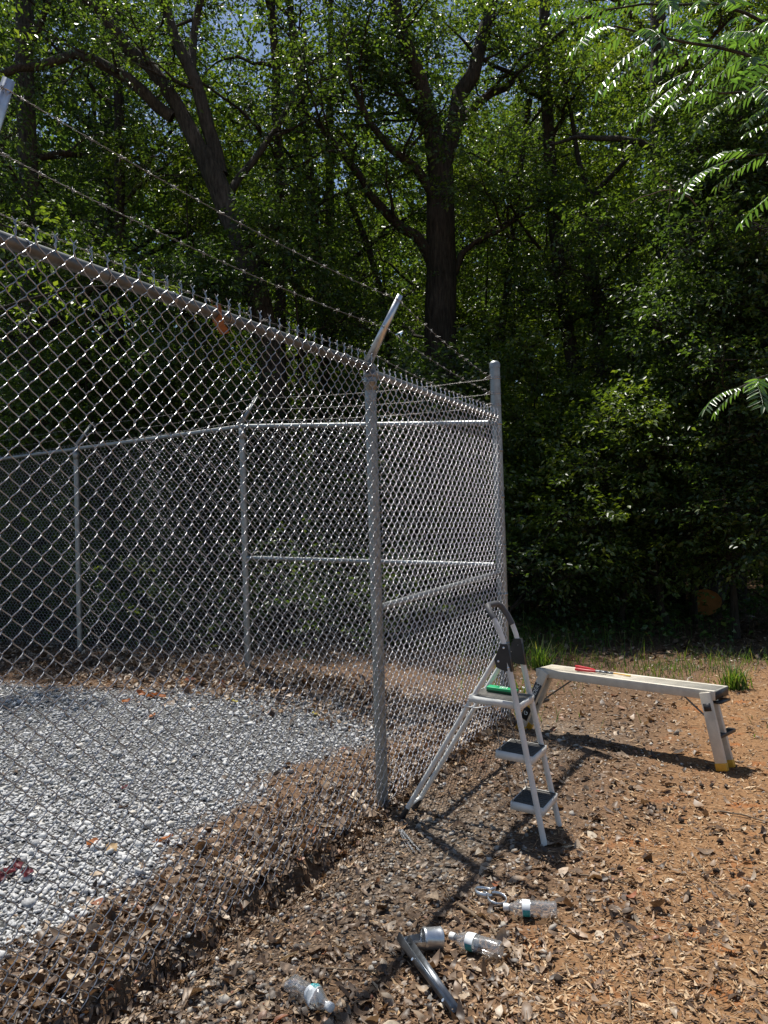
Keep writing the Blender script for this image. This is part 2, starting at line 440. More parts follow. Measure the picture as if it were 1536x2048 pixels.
def barbed_mesh(a, b, sag=.03, barb=.12, r=.0009):
    a = np.array(a, float); b = np.array(b, float); L = np.linalg.norm(b - a); d = (b - a) / L
    s = unit(np.cross(d, [0, 0, 1.0])); u = np.cross(s, d)
    mb = MB(); n = max(12, int(L / .022)); T = np.linspace(0, 1, n)
    c = a + np.outer(T, b - a) - np.outer(4 * T * (1 - T) * sag, [0, 0, 1.0])
    for ph in (0, math.pi):
        an = T * L / .085 * 2 * math.pi + ph
        tube(mb, c + .0024 * (np.outer(np.cos(an), s) + np.outer(np.sin(an), u)), r, 4, False)
    k = barb * .4; P0 = []; P1 = []
    while k < L:
        q = a + d * k - np.array([0, 0, 4 * (k / L) * (1 - k / L) * sag])
        for j in range(2):
            an = random.random() * 6.28
            v = math.cos(an) * s + math.sin(an) * u
            o = d * (j * .006 - .003)
            P0.append(q + o - v * .016 + d * .004); P1.append(q + o + v * .016 - d * .004)
        ang = np.linspace(0, 4 * math.pi, 14)
        tube(mb, q + np.outer((ang / 12.56 - .5) * .014, d) + .0048 * (np.outer(np.cos(ang), s) + np.outer(np.sin(ang), u)), .0012, 4, False)
        k += barb
    prisms(mb, np.array(P0), np.array(P1), .0013, .0008)
    return mb

def post(parent, p, z0, z1, r, mat_, name='post', label=None, lean=(0, 0)):
    mb = MB(); tube(mb, [(p[0], p[1], z0), (p[0] + lean[0], p[1] + lean[1], z1)], r, 20)
    o = mb.build(name, mat_, parent, True)
    if label: o['label'] = label
    return o

def ring(mb, c, r, h, th=.0025, axis=(0, 0, 1)):
    prof = [(r, -h / 2), (r + th, -h / 2), (r + th, h / 2), (r, h / 2), (r, -h / 2)]
    ax = np.array(axis, float); ref = np.array([1.0, 0, 0]) if abs(ax[0]) < .9 else np.array([0, 1.0, 0])
    v = unit(np.cross(ax, ref)); w = np.cross(ax, v)
    lathe(mb, prof, 20, np.stack([ax, v, w], 1), c)

def arm_mesh(base, tip, out):
    """pressed steel angle arm, open underneath, with three wire slots"""
    base = np.array(base, float); tip = np.array(tip, float); d = unit(tip - base)
    s = unit(np.cross(d, np.array([out[0], out[1], 0]))); nrm = np.cross(s, d)
    mb = MB()
    for t0, w0 in ((0, .024),):
        prof0 = [(-.026, -.020), (-.021, .006), (-.012, .016), (.012, .016), (.021, .006), (.026, -.020)]
        prof1 = [(-.016, -.012), (-.013, .004), (-.008, .010), (.008, .010), (.013, .004), (.016, -.012)]
        th = .0028
        V = []
        for P, pr in ((base, prof0), (tip, prof1)):
            for (x, y) in pr: V.append(P + s * x + nrm * y)
            for (x, y) in pr: V.append(P + s * x * .86 + nrm * (y - th))
        F = []
        for k in range(5):
            F.append([k, k + 1, 12 + k + 1, 12 + k]); F.append([6 + k + 1, 6 + k, 18 + k, 18 + k + 1])
            F.append([k, 6 + k, 7 + k, k + 1]); F.append([12 + k, 13 + k, 19 + k, 18 + k])
        F += [[0, 12, 18, 6], [5, 11, 23, 17]]
        mb.add(V, F)
    for t in (.12, .52, .93):
        q = base + (tip - base) * t + nrm * (.018 - .006 * t)
        tube(mb, [q + s * .012 - nrm * .004, q + s * .004 + nrm * .004, q - s * .004 + nrm * .004, q - s * .012 - nrm * .004], .0022, 6)
    return mb

fence = empty('chain_link_fence', (PM[0], PM[1], 0), 0, 'galvanised chain link fence with top rail and barbed wire up to the tall end post', 'fence', 'sides of the chain link enclosure')
def rel(root):
    return np.array(root.location)
def fbuild(mb, name, m, root, smooth=True):
    """world-space block parented to a root that stands at its own base"""
    o = mb.build(name, m, root, smooth)
    o.data.transform(Matrix.Translation(-Vector(root.location)))
    return o
RZ = 2.43                                                   # rail axis, left bay
PN = PM - D1 * 2.35
ARM_T = np.array([N1[0] * .21, N1[1] * .21, .34])
for P in (PM, PN):
    mb = MB(); tube(mb, [(P[0], P[1], -.3), (P[0], P[1], RZ - .005)], .0325, 24)
    fbuild(mb, 'post', GALV, fence)
    mb = MB(); ring(mb, (P[0], P[1], RZ - .075), .0328, .11, .003); ring(mb, (P[0], P[1], RZ - .085), .0358, .012, .003)
    ring(mb, (P[0], P[1], RZ), .024, .05, .004, (D1[0], D1[1], 0))
    fbuild(mb, 'loop_cap', GALV, fence)
    b0 = np.array([P[0], P[1], RZ + .03]); fbuild(arm_mesh(b0, b0 + ARM_T, N1), 'barbed_wire_arm', GALV_NEW, fence, False)
    for z in (.32, .75, 1.2, 1.62, 2.05, 2.24):
        mb = MB(); ring(mb, (P[0], P[1], z), .031, .004, .004); fbuild(mb, 'tie_wire', WIRE, fence)
# end post
mb = MB(); tube(mb, [(PC[0], PC[1], -.3), (PC[0], PC[1], 2.80)], .0410, 24)
fbuild(mb, 'end_post', GALV, fence)['label'] = 'taller thicker end post with domed cap'
mb = MB(); lathe(mb, [(.0435, 0), (.0435, .03), (.0415, .038), (.033, .05), (.018, .058), (.0005, .0605)], 24, np.stack([[0, 0, 1.0], [1.0, 0, 0], [0, 1.0, 0]], 1), (PC[0], PC[1], 2.77))
fbuild(mb, 'post_cap', GALV, fence)
for z in (.25, .62, 1.0, 1.38, 1.76, 2.12, 2.33):
    mb = MB(); ring(mb, (PC[0], PC[1], z), .0412, .022, .003)
    q = np.array([PC[0], PC[1], z]) - np.array([D1[0], D1[1], 0]) * .046
    box(mb, q, (.02, .022, .02)); fbuild(mb, 'tension_band', GALV, fence, False)
mb = MB(); q = PC - D1 * .075 + N1 * .028
beam(mb, (q[0], q[1], .08), (q[0], q[1], 2.38), .018, .006, (D1[0], D1[1], 0)); fbuild(mb, 'tension_bar', GALV, fence, False)
# rails
RZ2 = 2.385
q0 = PN - D1 * .7
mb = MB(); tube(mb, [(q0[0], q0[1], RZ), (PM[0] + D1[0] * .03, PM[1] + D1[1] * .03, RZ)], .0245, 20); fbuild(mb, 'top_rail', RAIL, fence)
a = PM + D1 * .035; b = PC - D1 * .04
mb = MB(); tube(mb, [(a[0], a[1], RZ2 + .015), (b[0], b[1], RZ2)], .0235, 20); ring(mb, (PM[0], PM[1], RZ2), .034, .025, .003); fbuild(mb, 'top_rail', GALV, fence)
mb = MB(); tube(mb, [(a[0], a[1], 1.09), (b[0], b[1], 1.17)], .0205, 20); fbuild(mb, 'mid_rail', GALV, fence)
mb = MB(); lathe(mb, [(.024, 0), (.026, .05), (.012, .06), (.0005, .062)], 16, np.stack([[D1[0], D1[1], 0], [-D1[1], D1[0], 0], [0, 0, 1.0]], 1), (b[0] - D1[0] * .045, b[1] - D1[1] * .045, RZ2)); fbuild(mb, 'rail_end', GALV, fence)
for k in range(7):                                           # ties holding mesh to rail
    for (A0, B0, zz) in ((PN, PM, RZ), (PM, PC, RZ2 + .008)):
        q = A0 + (B0 - A0) * ((k + .6) / 7.4)
        mb = MB(); ring(mb, (q[0], q[1], zz), .0250, .004, .003, (D1[0], D1[1], .15)); fbuild(mb, 'tie_wire', WIRE, fence)
# the pickets: one wire mesh for each of the two hands, shared
WX = .0350
off = N1 * .0405
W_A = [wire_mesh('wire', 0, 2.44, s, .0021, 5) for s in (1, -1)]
W_B = [wire_mesh('wire', 0, 2.37, s, .0022, 5, True, WIRE_BRIGHT) for s in (1, -1)]
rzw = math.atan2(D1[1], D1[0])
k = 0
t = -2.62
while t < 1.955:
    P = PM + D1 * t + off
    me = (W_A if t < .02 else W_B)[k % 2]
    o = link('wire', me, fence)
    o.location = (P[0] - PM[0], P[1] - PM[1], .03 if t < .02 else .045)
    o.rotation_euler = (random.uniform(-.0012, .0012), random.uniform(-.0008, .0008), rzw)
    t += WX; k += 1
# barbed strands of the front fence
for fr, zc in ((.93, 2.685), (.52, 2.565), (.12, 2.475)):
    aN = np.array([PN[0], PN[1], RZ + .03]) + ARM_T * fr; aM = np.array([PM[0], PM[1], RZ + .03]) + ARM_T * fr
    fbuild(barbed_mesh(aN - np.array([D1[0], D1[1], 0]) * .9, aN), 'barbed_wire', BARB, fence)
    fbuild(barbed_mesh(aN, aM, .035), 'barbed_wire', BARB, fence)
    fbuild(barbed_mesh(aM, (PC[0] - .02, PC[1] - .03, zc), .03), 'barbed_wire', BARB, fence)
    mb = MB(); ring(mb, (PC[0], PC[1], zc), .0412, .006, .004); ring(mb, (PC[0], PC[1], zc + .012), .0412, .004, .003)
    q = np.array([PC[0] - .04, PC[1] - .02, zc]); tube(mb, [q, q + (-.03, -.02, .01), q + (-.05, -.01, -.004)], .003, 5); fbuild(mb, 'wire_wrap', WIRE, fence)

# the far side of the enclosure
GB = .15
fence2 = empty('chain_link_fence', (PB2[0], PB2[1], GB), 0, 'farther chain link fence behind the white gravel, against the dark wood', 'fence', 'sides of the chain link enclosure')
PB0 = PC + D2 * 7.85
def bz(t): return .0 + .15 * float(smooth01(np.array((t - .2) / 2.2)))
tB2 = float(np.dot(PB2 - PC, D2)); tB1 = float(np.dot(PB1 - PC, D2)); tB0 = 7.85
railz = lambda t: 2.345 + (.235 * min(1, t / tB2))
for tt in (tB2, tB1, tB0):
    P = PC + D2 * tt; zr = railz(tt)
    mb = MB(); tube(mb, [(P[0], P[1], -.2), (P[0], P[1], zr - .02)], .0315, 18); fbuild(mb, 'post', GALV, fence2)
    mb = MB(); ring(mb, (P[0], P[1], zr - .07), .032, .11, .003); ring(mb, (P[0], P[1], zr), .024, .05, .004, (D2[0], D2[1], 0)); fbuild(mb, 'loop_cap', GALV, fence2)
    b0 = np.array([P[0], P[1], zr + .03]); fbuild(arm_mesh(b0, b0 + np.array([N2[0] * .24, N2[1] * .24, .30]), N2), 'barbed_wire_arm', GALV, fence2, False)
def cseg(t0, t1, f0, f1, r, nm):
    a = PC + D2 * t0; b = PC + D2 * t1
    mb = MB(); tube(mb, [(a[0], a[1], f0), (b[0], b[1], f1)], r, 16); fbuild(mb, nm, GALV, fence2)
cseg(.06, tB2, railz(0), railz(tB2), .0225, 'top_rail'); cseg(tB2, tB1, railz(tB2), railz(tB1), .0225, 'top_rail'); cseg(tB1, tB0, railz(tB1), railz(tB0), .0225, 'top_rail')
cseg(.06, tB2 - .03, 1.225, 1.30, .021, 'mid_rail')
W_C = [wire_mesh('wire', 0, 2.40, s, .0020, 4) for s in (1, -1)]
rz2 = math.atan2(D2[1], D2[0]); k = 0; t = .09
off2 = -N2 * .040
while t < 7.8:
    P = PC + D2 * t - off2
    o = link('wire', W_C[k % 2], fence2)
    o.location = (P[0] - PB2[0], P[1] - PB2[1], railz(t) - 2.38 - GB)
    o.rotation_euler = (0, random.uniform(-.001, .001), rz2); t += WX; k += 1
for fr, zc in ((.93, 2.69), (.52, 2.57), (.12, 2.47)):
    pts = [np.array([PC[0], PC[1], zc]) + np.array([-.04, .02, 0])]
    for tt in (tB2, tB1, tB0):
        P = PC + D2 * tt; pts.append(np.array([P[0] + N2[0] * .24 * fr, P[1] + N2[1] * .24 * fr, railz(tt) + .03 + .30 * fr]))
    for k in range(3): fbuild(barbed_mesh(pts[k], pts[k + 1], .03), 'barbed_wire', BARB, fence2)

# ------------------------------------------------------------------ trees
def pt(u, v, y):
    """point of the site seen along a sight line at the distance y"""
    d = CR * ((u - 768) / FPX) + CU * ((1024 - v) / FPX) + fwd
    s = y / d.y
    return np.array([d.x * s, y, EYE + d.z * s])

def lit_front(x):
    """how far the sun reaches on the ground before the wood's shade begins"""
    return 7.75 + .9 * (fbm(x * .9 + 3, x * 0 + 2.2, 3) - .5)

def clip_shade(P, keep):
    gxp = P[:, 0] - SUN.x / SUN.z * P[:, 2]; gyp = P[:, 1] - SUN.y / SUN.z * P[:, 2]
    ok = gyp > lit_front(gxp)
    return ok | (rng.random(len(P)) < keep)

def spray_leaves(P, D, L, K, ll, lw, clip=None, droop=.35, flat=.55):
    """K leaves on each of many leafy shoots -> one block of folded leaves"""
    S = len(P); t = (np.arange(K) + rng.random((S, K))) / K
    t = t[..., None]
    D = unit(D)[:, None, :]; Lr = np.asarray(L).reshape(-1, 1, 1)
    lat = unit(np.cross(D, np.array([0, 0, 1.0])))
    side = rng.choice([-1.0, 1.0], (S, K, 1))
    spread = .42 * Lr * (1.05 - t * .8) * rng.random((S, K, 1))
    pos = P[:, None, :] + D * t * Lr + lat * side * spread + np.array([0, 0, -1.0]) * (t ** 2) * Lr * droop * .6
    pos = pos + rng.normal(0, .035, pos.shape) * Lr ** .5
    ax = unit(D * .55 + lat * side * .75 + rng.normal(0, .38, pos.shape) + np.array([0, 0, -droop]))
    nr = np.array([0, 0, 1.0]) + rng.normal(0, flat, pos.shape)
    pos = pos.reshape(-1, 3); ax = ax.reshape(-1, 3); nr = nr.reshape(-1, 3)
    if clip is not None:
        ok = clip_shade(pos, clip); pos = pos[ok]; ax = ax[ok]; nr = nr[ok]
    return leaf_block(pos, ax, nr, ll, lw)

def leaf_block(pos, ax, nr, ll, lw):
    n = len(pos)
    if n == 0: return np.zeros((0, 3)), np.zeros((0, 3), int)
    sc = rng.uniform(.6, 1.25, (n, 1))
    sd = unit(np.cross(nr, ax)); nr = np.cross(ax, sd)
    fold = rng.uniform(.05, .3, (n, 1))
    tip = pos + ax * ll * sc - nr * ll * sc * rng.uniform(0, .3, (n, 1))
    mid = pos + ax * ll * sc * .45
    lf = mid + sd * lw * .5 * sc + nr * lw * fold * sc; rt = mid - sd * lw * .5 * sc + nr * lw * fold * sc
    V = np.stack([pos, rt, tip, lf], 1).reshape(-1, 3)
    b = (np.arange(n) * 4)[:, None]
    return V, np.concatenate([b + np.array([[0, 1, 2]]), b + np.array([[0, 2, 3]])], 0)

def wig(pts, amp, n):
    """resample a coarse limb line with natural wobble"""
    pts = np.asarray(pts, float); seg = np.r_[0, np.cumsum(np.linalg.norm(np.diff(pts, axis=0), axis=1))]
    T = np.linspace(0, seg[-1], n); out = np.stack([np.interp(T, seg, pts[:, k]) for k in range(3)], 1)
    for _ in range(2): out[1:-1] = out[1:-1] * .5 + (out[:-2] + out[2:]) * .25
    w = rng.normal(0, amp, out.shape); w[0] = 0; w[-1] *= .5
    return out + w

def limb_from(p, az, el, L, r, n=6, curl=.25):
    pts = [np.array(p, float)]; 
    for k in range(n):
        a = az + rng.normal(0, .22); e = el * (1 - k / n) + curl * k / n * (1 if rng.random() < .8 else -1) + rng.normal(0, .12)
        pts.append(pts[-1] + L / n * np.array([math.cos(a) * math.cos(e), math.sin(a) * math.cos(e), math.sin(e)]))
    return np.array(pts), np.linspace(r, r * .25, n + 1)

class Tree:
    def __init__(s): s.wood = MB(); s.SP = []; s.SD = []; s.SL = []; s.T0 = []; s.T1 = []
    def limb(s, pts, r0, r1, sides=8):
        pts = np.asarray(pts, float); tube(s.wood, pts, np.linspace(r0, r1, len(pts)), sides, False)
    def sprays(s, pts, n, reach, ln, t0=.25, lift=.1):
        """leafy shoots hung round a limb line, each joined to it by a twig"""
        pts = np.asarray(pts, float); seg = np.r_[0, np.cumsum(np.linalg.norm(np.diff(pts, axis=0), axis=1))]
        T = (t0 + (1 - t0) * rng.random(n) ** .8) * seg[-1]
        q = np.stack([np.interp(T, seg, pts[:, k]) for k in range(3)], 1)
        o = rng.normal(0, 1, (n, 3)) * np.array([1, 1, .62]); o = unit(o) * (reach * rng.random((n, 1)) ** .6)
        P = q + o; s.SP.append(P)
        d = o + unit(pts[-1] - pts[0]) * reach * .35; d[:, 2] += lift; s.SD.append(unit(d + rng.normal(0, .12, d.shape)))
        s.SL.append(rng.uniform(.6, 1.25, n) * ln)
        s.T0.append(q); s.T1.append(P + unit(d) * .3 * ln)
    def branchy(s, pts, r, n_sub, sub_len, n_sp, reach, ln, sub_sp=12):
        """side limbs along a main limb, every one with shoots"""
        pts = np.asarray(pts, float); m = len(pts)
        for k in range(n_sub):
            t = rng.uniform(.25, .98); i = min(int(t * (m - 1)), m - 2); f = t * (m - 1) - i
            p = pts[i] * (1 - f) + pts[i + 1] * f; d = pts[i + 1] - pts[i]
            az = math.atan2(d[1], d[0]) + rng.choice([-1, 1]) * rng.uniform(.5, 1.5)
            L = sub_len * rng.uniform(.55, 1.2)
            q, rr = limb_from(p, az, rng.uniform(-.15, .7), L, r * .38 * (1.1 - t * .5), 5)
            tube(s.wood, q, rr, 5, False); s.sprays(q, sub_sp, reach, ln)
        if n_sp: s.sprays(pts, n_sp, reach, ln, .35)
    def finish(s, name, base, label, cat, group, bark, leafm, K, ll, lw, clip=None, droop=.35, twr=.006):
        root = empty(name, tuple(base), 0, label, cat, group)
        SP = np.concatenate(s.SP); SD = np.concatenate(s.SD); SL = np.concatenate(s.SL)
        T0 = np.concatenate(s.T0); T1 = np.concatenate(s.T1)
        cl_ = fbm(SP[:, 0] * 1.15 + SP[:, 2] * .8 + 40, SP[:, 1] * 1.15 - SP[:, 2] * .65 + 40, 2) > .375
        SP, SD, SL, T0, T1 = SP[cl_], SD[cl_], SL[cl_], T0[cl_], T1[cl_]
        if clip is not None:
            ok = clip_shade(SP, clip); SP, SD, SL, T0, T1 = SP[ok], SD[ok], SL[ok], T0[ok], T1[ok]
        prisms(s.wood, T0, T1, twr, twr * .4)
        fbuild(s.wood, 'trunk', bark, root)
        V, F = spray_leaves(SP, SD, SL, K, ll, lw, clip, droop)
        mb = MB(); mb.add(V, F); fbuild(mb, 'crown', leafm, root, False)
        return root

def auto_tree(H, r, start, n_limb, limb_len, n_sub, sub_sp, reach=.5, ln=.6, wob=.12, lean=(0, 0), sides=9, base=(0, 0, 0), top_el=1.1, facing=None):
    T = Tree(); base = np.array(base, float)
    n = 10; tr = [base + np.array([lean[0] * k / n, lean[1] * k / n, H * k / n]) for k in range(n + 1)]
    tr = np.array(tr); w = rng.normal(0, wob, tr.shape); w[:, 2] = 0; w[0] = 0; tr = tr + np.cumsum(w, 0) * .4
    rad = r * (1 - np.linspace(0, 1, n + 1) * .82); rad[0] *= 1.35
    tube(T.wood, tr, rad, sides, False)
    ga = rng.random() * 6.28
    for k in range(n_limb):
        f = start + (1 - start) * (k + rng.random() * .7) / n_limb; f = min(f, .98)
        i = min(int(f * n), n - 1); p = tr[i] + (tr[i + 1] - tr[i]) * (f * n - i)
        ga += 2.4 + rng.normal(0, .4)
        L = limb_len * (1.15 - .75 * (f - start) / (1 - start)) * rng.uniform(.7, 1.2)
        q, rr = limb_from(p, ga, .25 + f * .5 * top_el, L, rad[i] * .5)
        tube(T.wood, q, rr, 6, False); T.branchy(q, rr[0], n_sub, L * .5, sub_sp, reach, ln, sub_sp)
    return T

def copy_tree(root, loc, rz, sc, label=None, group=None):
    r = root.copy(); C.objects.link(r); r.location = loc; r.rotation_euler = (0, 0, rz); r.scale = (sc, sc, sc * random.uniform(.92, 1.1))
    if label: r['label'] = label
    if group: r['group'] = group
    for ch in list(root.children):
        c = ch.copy(); C.objects.link(c); c.parent = r
    return r

# --- the big forked tree behind the corner
T = Tree(); y = 14.0
base = pt(884, 1150, y); base[2] = gz(base[0], y)
tr = wig([base, pt(884, 900, y), pt(884, 700, y), pt(882, 560, y), pt(880, 450, y), pt(880, 335, y)], .015, 14)
tube(T.wood, tr, np.linspace(.37, .25, 14), 14, False)
L1 = wig([pt(880, 345, y), pt(866, 270, y), pt(850, 200, y - .2), pt(815, 110, y - .3), pt(790, 20, y - .5), pt(770, -160, y - .6)], .03, 12); T.limb(L1, .19, .07, 10)
L2 = wig([pt(882, 345, y), pt(900, 250, y), pt(925, 190, y), pt(958, 100, y + .3), pt(985, 20, y + .4), pt(1010, -160, y + .6)], .03, 12); T.limb(L2, .18, .07, 10)
L3 = wig([pt(872, 430, y), pt(840, 330, y - .3), pt(785, 305, y - .6), pt(756, 281, y - .8), pt(726, 234, y - 1), pt(709, 182, y - 1.1), pt(690, 90, y - 1.2)], .03, 12); T.limb(L3, .10, .03)
L4 = wig([pt(862, 520, y), pt(848, 492, y), pt(825, 465, y - .3), pt(780, 445, y - .5), pt(733, 375, y - .8), pt(703, 328, y - 1), pt(645, 252, y - 1.2), pt(604, 217, y - 1.3)], .03, 13); T.limb(L4, .11, .035)
L5 = wig([pt(890, 560, y), pt(935, 500, y), pt(985, 470, y - .4), pt(1050, 430, y - .6)], .04, 9); T.limb(L5, .07, .02)
L6 = wig([pt(872, 300, y), pt(830, 220, y + .6), pt(760, 130, y + 1), pt(690, 30, y + 1.2)], .04, 9); T.limb(L6, .10, .04)
L7 = wig([pt(905, 250, y), pt(960, 200, y + .5), pt(1040, 150, y + .8), pt(1100, 60, y + 1)], .04, 9); T.limb(L7, .10, .04)
for Lm, ns in ((L1, 9), (L2, 9), (L3, 7), (L4, 8), (L5, 5), (L6, 7), (L7, 7)):
    T.branchy(Lm, .1, ns, 1.7, 44, .75, .6, 17)
T.finish('forked_tree', base, 'thick dark trunk forking high up behind the corner of the fence', 'tree', None, BARK, LEAF_OAK, 24, .082, .045, .02)

# --- the leaning limbed tree on the left
T = Tree(); y = 12.4
base = pt(560, 1150, y); base[2] = gz(base[0], y)
tr = wig([base, pt(548, 800, y), pt(530, 640, y), pt(516, 586, y), pt(498, 527, y), pt(470, 440, y), pt(430, 340, y), pt(404, 305, y)], .02, 16); tube(T.wood, tr, np.linspace(.25, .17, 16), 12, False)
A1 = wig([pt(404, 310, y), pt(381, 281, y), pt(351, 199, y), pt(316, 152, y), pt(234, 64, y - .3), pt(176, 0, y - .5), pt(60, -130, y - .7)], .025, 13); T.limb(A1, .14, .06, 10)
A2 = wig([pt(345, 235, y), pt(316, 205, y), pt(275, 182, y - .2), pt(234, 140, y - .3), pt(158, 100, y - .4), pt(100, 126, y - .5), pt(0, 147, y - .6), pt(-120, 170, y - .7)], .02, 14); T.limb(A2, .10, .05, 10)
A3 = wig([pt(440, 350, y), pt(418, 260, y), pt(400, 190, y), pt(381, 135, y), pt(346, 76, y), pt(328, 23, y), pt(300, -120, y)], .02, 11); T.limb(A3, .13, .06, 10)
A4 = wig([pt(383, 138, y), pt(386, 80, y + .3), pt(404, 0, y + .5), pt(420, -140, y + .6)], .02, 8); T.limb(A4, .08, .04)
A5 = wig([pt(450, 400, y), pt(500, 330, y + .4), pt(550, 280, y + .6), pt(590, 200, y + .8), pt(610, 60, y + 1)], .03, 9); T.limb(A5, .07, .03)
for Lm, ns in ((A1, 8), (A2, 4), (A3, 7), (A4, 5), (A5, 8)):
    T.branchy(Lm, .09, ns, 1.5, 28, .6, .55, 15)
T.finish('leaning_tree', base, 'dark leaning trunk with an arching limb reaching to the left', 'tree', None, BARK_G, LEAF_OAK, 22, .078, .042, .02)

# --- single trunks seen through the leaves, each where it stands
def trunk_tree(name, line, y, r0, r1, label, leafm, bark=BARK, nl=8, ll=.08, lw=.044, limb_len=2.3, z_from=.35, forks=(), n_sub=4, sub_sp=15, K=22):
    T = Tree(); P = [pt(u, v, y) for (u, v) in line]; P[0][2] = gz(P[0][0], y) - .05
    tr = wig(P, .02, 14); tube(T.wood, tr, np.linspace(r0, r1, 14), 10, False)
    for fk in forks:
        q = wig([pt(u, v, y + dy) for (u, v, dy) in fk], .03, 8); T.limb(q, r1 * .8, r1 * .3); T.branchy(q, r1 * .7, 4, 1.3, 10, .45, .55, 10)
    ga = rng.random() * 6
    for k in range(nl):
        f = z_from + (1 - z_from) * (k + .5) / nl; i = min(int(f * 13), 12); ga += 2.4
        q, rr = limb_from(tr[i], ga, .5, limb_len * rng.uniform(.6, 1.15), r1 * .6)
        tube(T.wood, q, rr, 6, False); T.branchy(q, rr[0], n_sub, limb_len * .5, sub_sp, .5, .6, sub_sp)
    return T.finish(name, (P[0][0], y, P[0][2]), label, 'tree', None, bark, leafm, K, ll, lw, .02)

trunk_tree('upright_tree', [(66, 1150), (62, 500), (58, 316), (50, 190), (50, 0), (46, -250)], 13.2, .21, .13, 'straight upright trunk at the far left of the wood', LEAF_DARK, BARK_G)
trunk_tree('slender_tree', [(655, 1150), (650, 760), (645, 615), (633, 486), (618, 300), (604, 222), (586, 117), (575, -60)], 15.2, .13, .07, 'slender dark trunk between the leaning tree and the big forked one', LEAF_OAK)
trunk_tree('thin_tree', [(1180, 1120), (1176, 900), (1150, 760), (1132, 621), (1119, 571), (1105, 450), (1099, 373), (1090, 200), (1085, -100)], 15.0, .16, .10, 'curving trunk just right of the tall end post', LEAF_LIGHT, z_from=.5)
trunk_tree('forked_young_tree', [(1222, 1110), (1210, 900), (1194, 667), (1188, 580), (1190, 455), (1186, 397)], 14.4, .11, .075, 'thin dark straight trunk forking into a narrow V above', LEAF_OAK, z_from=.55, forks=([(1186, 400, 0), (1165, 352, 0), (1140, 250, .2), (1120, 90, .4)], [(1186, 400, 0), (1215, 368, 0), (1260, 310, -.2), (1310, 190, -.3)]))
trunk_tree('vine_tree', [(1345, 1110), (1340, 750), (1333, 571), (1320, 447), (1326, 373), (1318, 315), (1310, 160), (1320, -100)], 13.0, .17, .12, 'broad pale barked trunk under hanging foliage to the right', LEAF_LIGHT, BARK_G, nl=10, limb_len=2.0)
trunk_tree('far_right_tree', [(1470, 1110), (1468, 820), (1475, 560), (1470, 300), (1490, -100)], 14.5, .19, .12, 'dim trunk nearest the right edge of the wood', LEAF_OAK, nl=10)
trunk_tree('slim_tree', [(575, 1150), (570, 900), (568, 700), (560, 540), (556, 300), (540, -60)], 13.8, .12, .07, 'dark trunk standing behind the leaning tree over the back fence', LEAF_DARK)
trunk_tree('bent_tree', [(800, 1150), (798, 900), (782, 720), (770, 600), (740, 500), (716, 440), (690, 380)], 16.0, .10, .06, 'slim bent trunk left of the big forked tree', LEAF_OAK)
trunk_tree('left_middle_tree', [(250, 1150), (244, 850), (235, 620), (242, 420), (236, 200), (228, -80)], 14.8, .14, .08, 'thin straight trunk between the far left trunk and leaning tree', LEAF_DARK)
trunk_tree('pale_leaf_tree', [(985, 1150), (982, 900), (1000, 700), (1012, 560), (1030, 420), (1060, 200)], 15.6, .10, .06, 'light leaved young tree behind the tall end post', LEAF_LIGHT, z_from=.3)

# --- understory along the edge of the wood: each its own mesh, thinned where the sun comes through
def understory(x, y, H, label, leafm, sub_sp=18, n_limb=10, limb_len=1.5, start=.12, group='young trees along the edge of the wood', name='understory_tree', r=.05, K=22, ll=.078, lw=.043, clip=.03):
    z = gz(x, y)
    T = auto_tree(H, r, start, n_limb, limb_len, 3, sub_sp, .42, .5, .10, (rng.normal(0, .3), rng.normal(0, .3)), 7, (x, y, z))
    return T.finish(name, (x, y, z), label, 'tree', group, BARK, leafm, K, ll, lw, clip)
understory(-6.0, 11.6, 6.5, 'dense young tree behind the back fence at the far left edge', LEAF_DARK, n_limb=14)
understory(-4.3, 12.0, 6.0, 'bushy young tree behind the leftmost post of the back fence', LEAF_OAK, n_limb=14)
understory(-2.6, 11.5, 5.5, 'young tree with lit sprays midway along the back fence', LEAF_DARK, n_limb=13)
understory(-.9, 12.3, 6.2, 'young tree behind the second post of the back fence', LEAF_OAK, n_limb=13)
understory(.2, 11.0, 3.6, 'low leafy tree directly behind the corner of the fence', LEAF_DARK, n_limb=12)
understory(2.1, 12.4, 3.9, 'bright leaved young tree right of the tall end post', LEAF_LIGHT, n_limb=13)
understory(4.6, 11.6, 6.6, 'tall leafy young tree with hanging sprays right of the bench', LEAF_OAK, n_limb=16, limb_len=1.7)
understory(5.8, 11.2, 7.0, 'dense leafy young tree at the right edge of the clearing', LEAF_DARK, n_limb=18, limb_len=1.8)
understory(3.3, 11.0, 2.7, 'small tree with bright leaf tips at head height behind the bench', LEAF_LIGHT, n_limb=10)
understory(6.8, 12.4, 8.5, 'tall young tree filling the right edge above the log', LEAF_OAK, n_limb=18, limb_len=2.0)
understory(-3.4, 13.6, 8.0, 'taller young tree between leaning tree and far left trunk', LEAF_LIGHT, n_limb=16, limb_len=1.8)

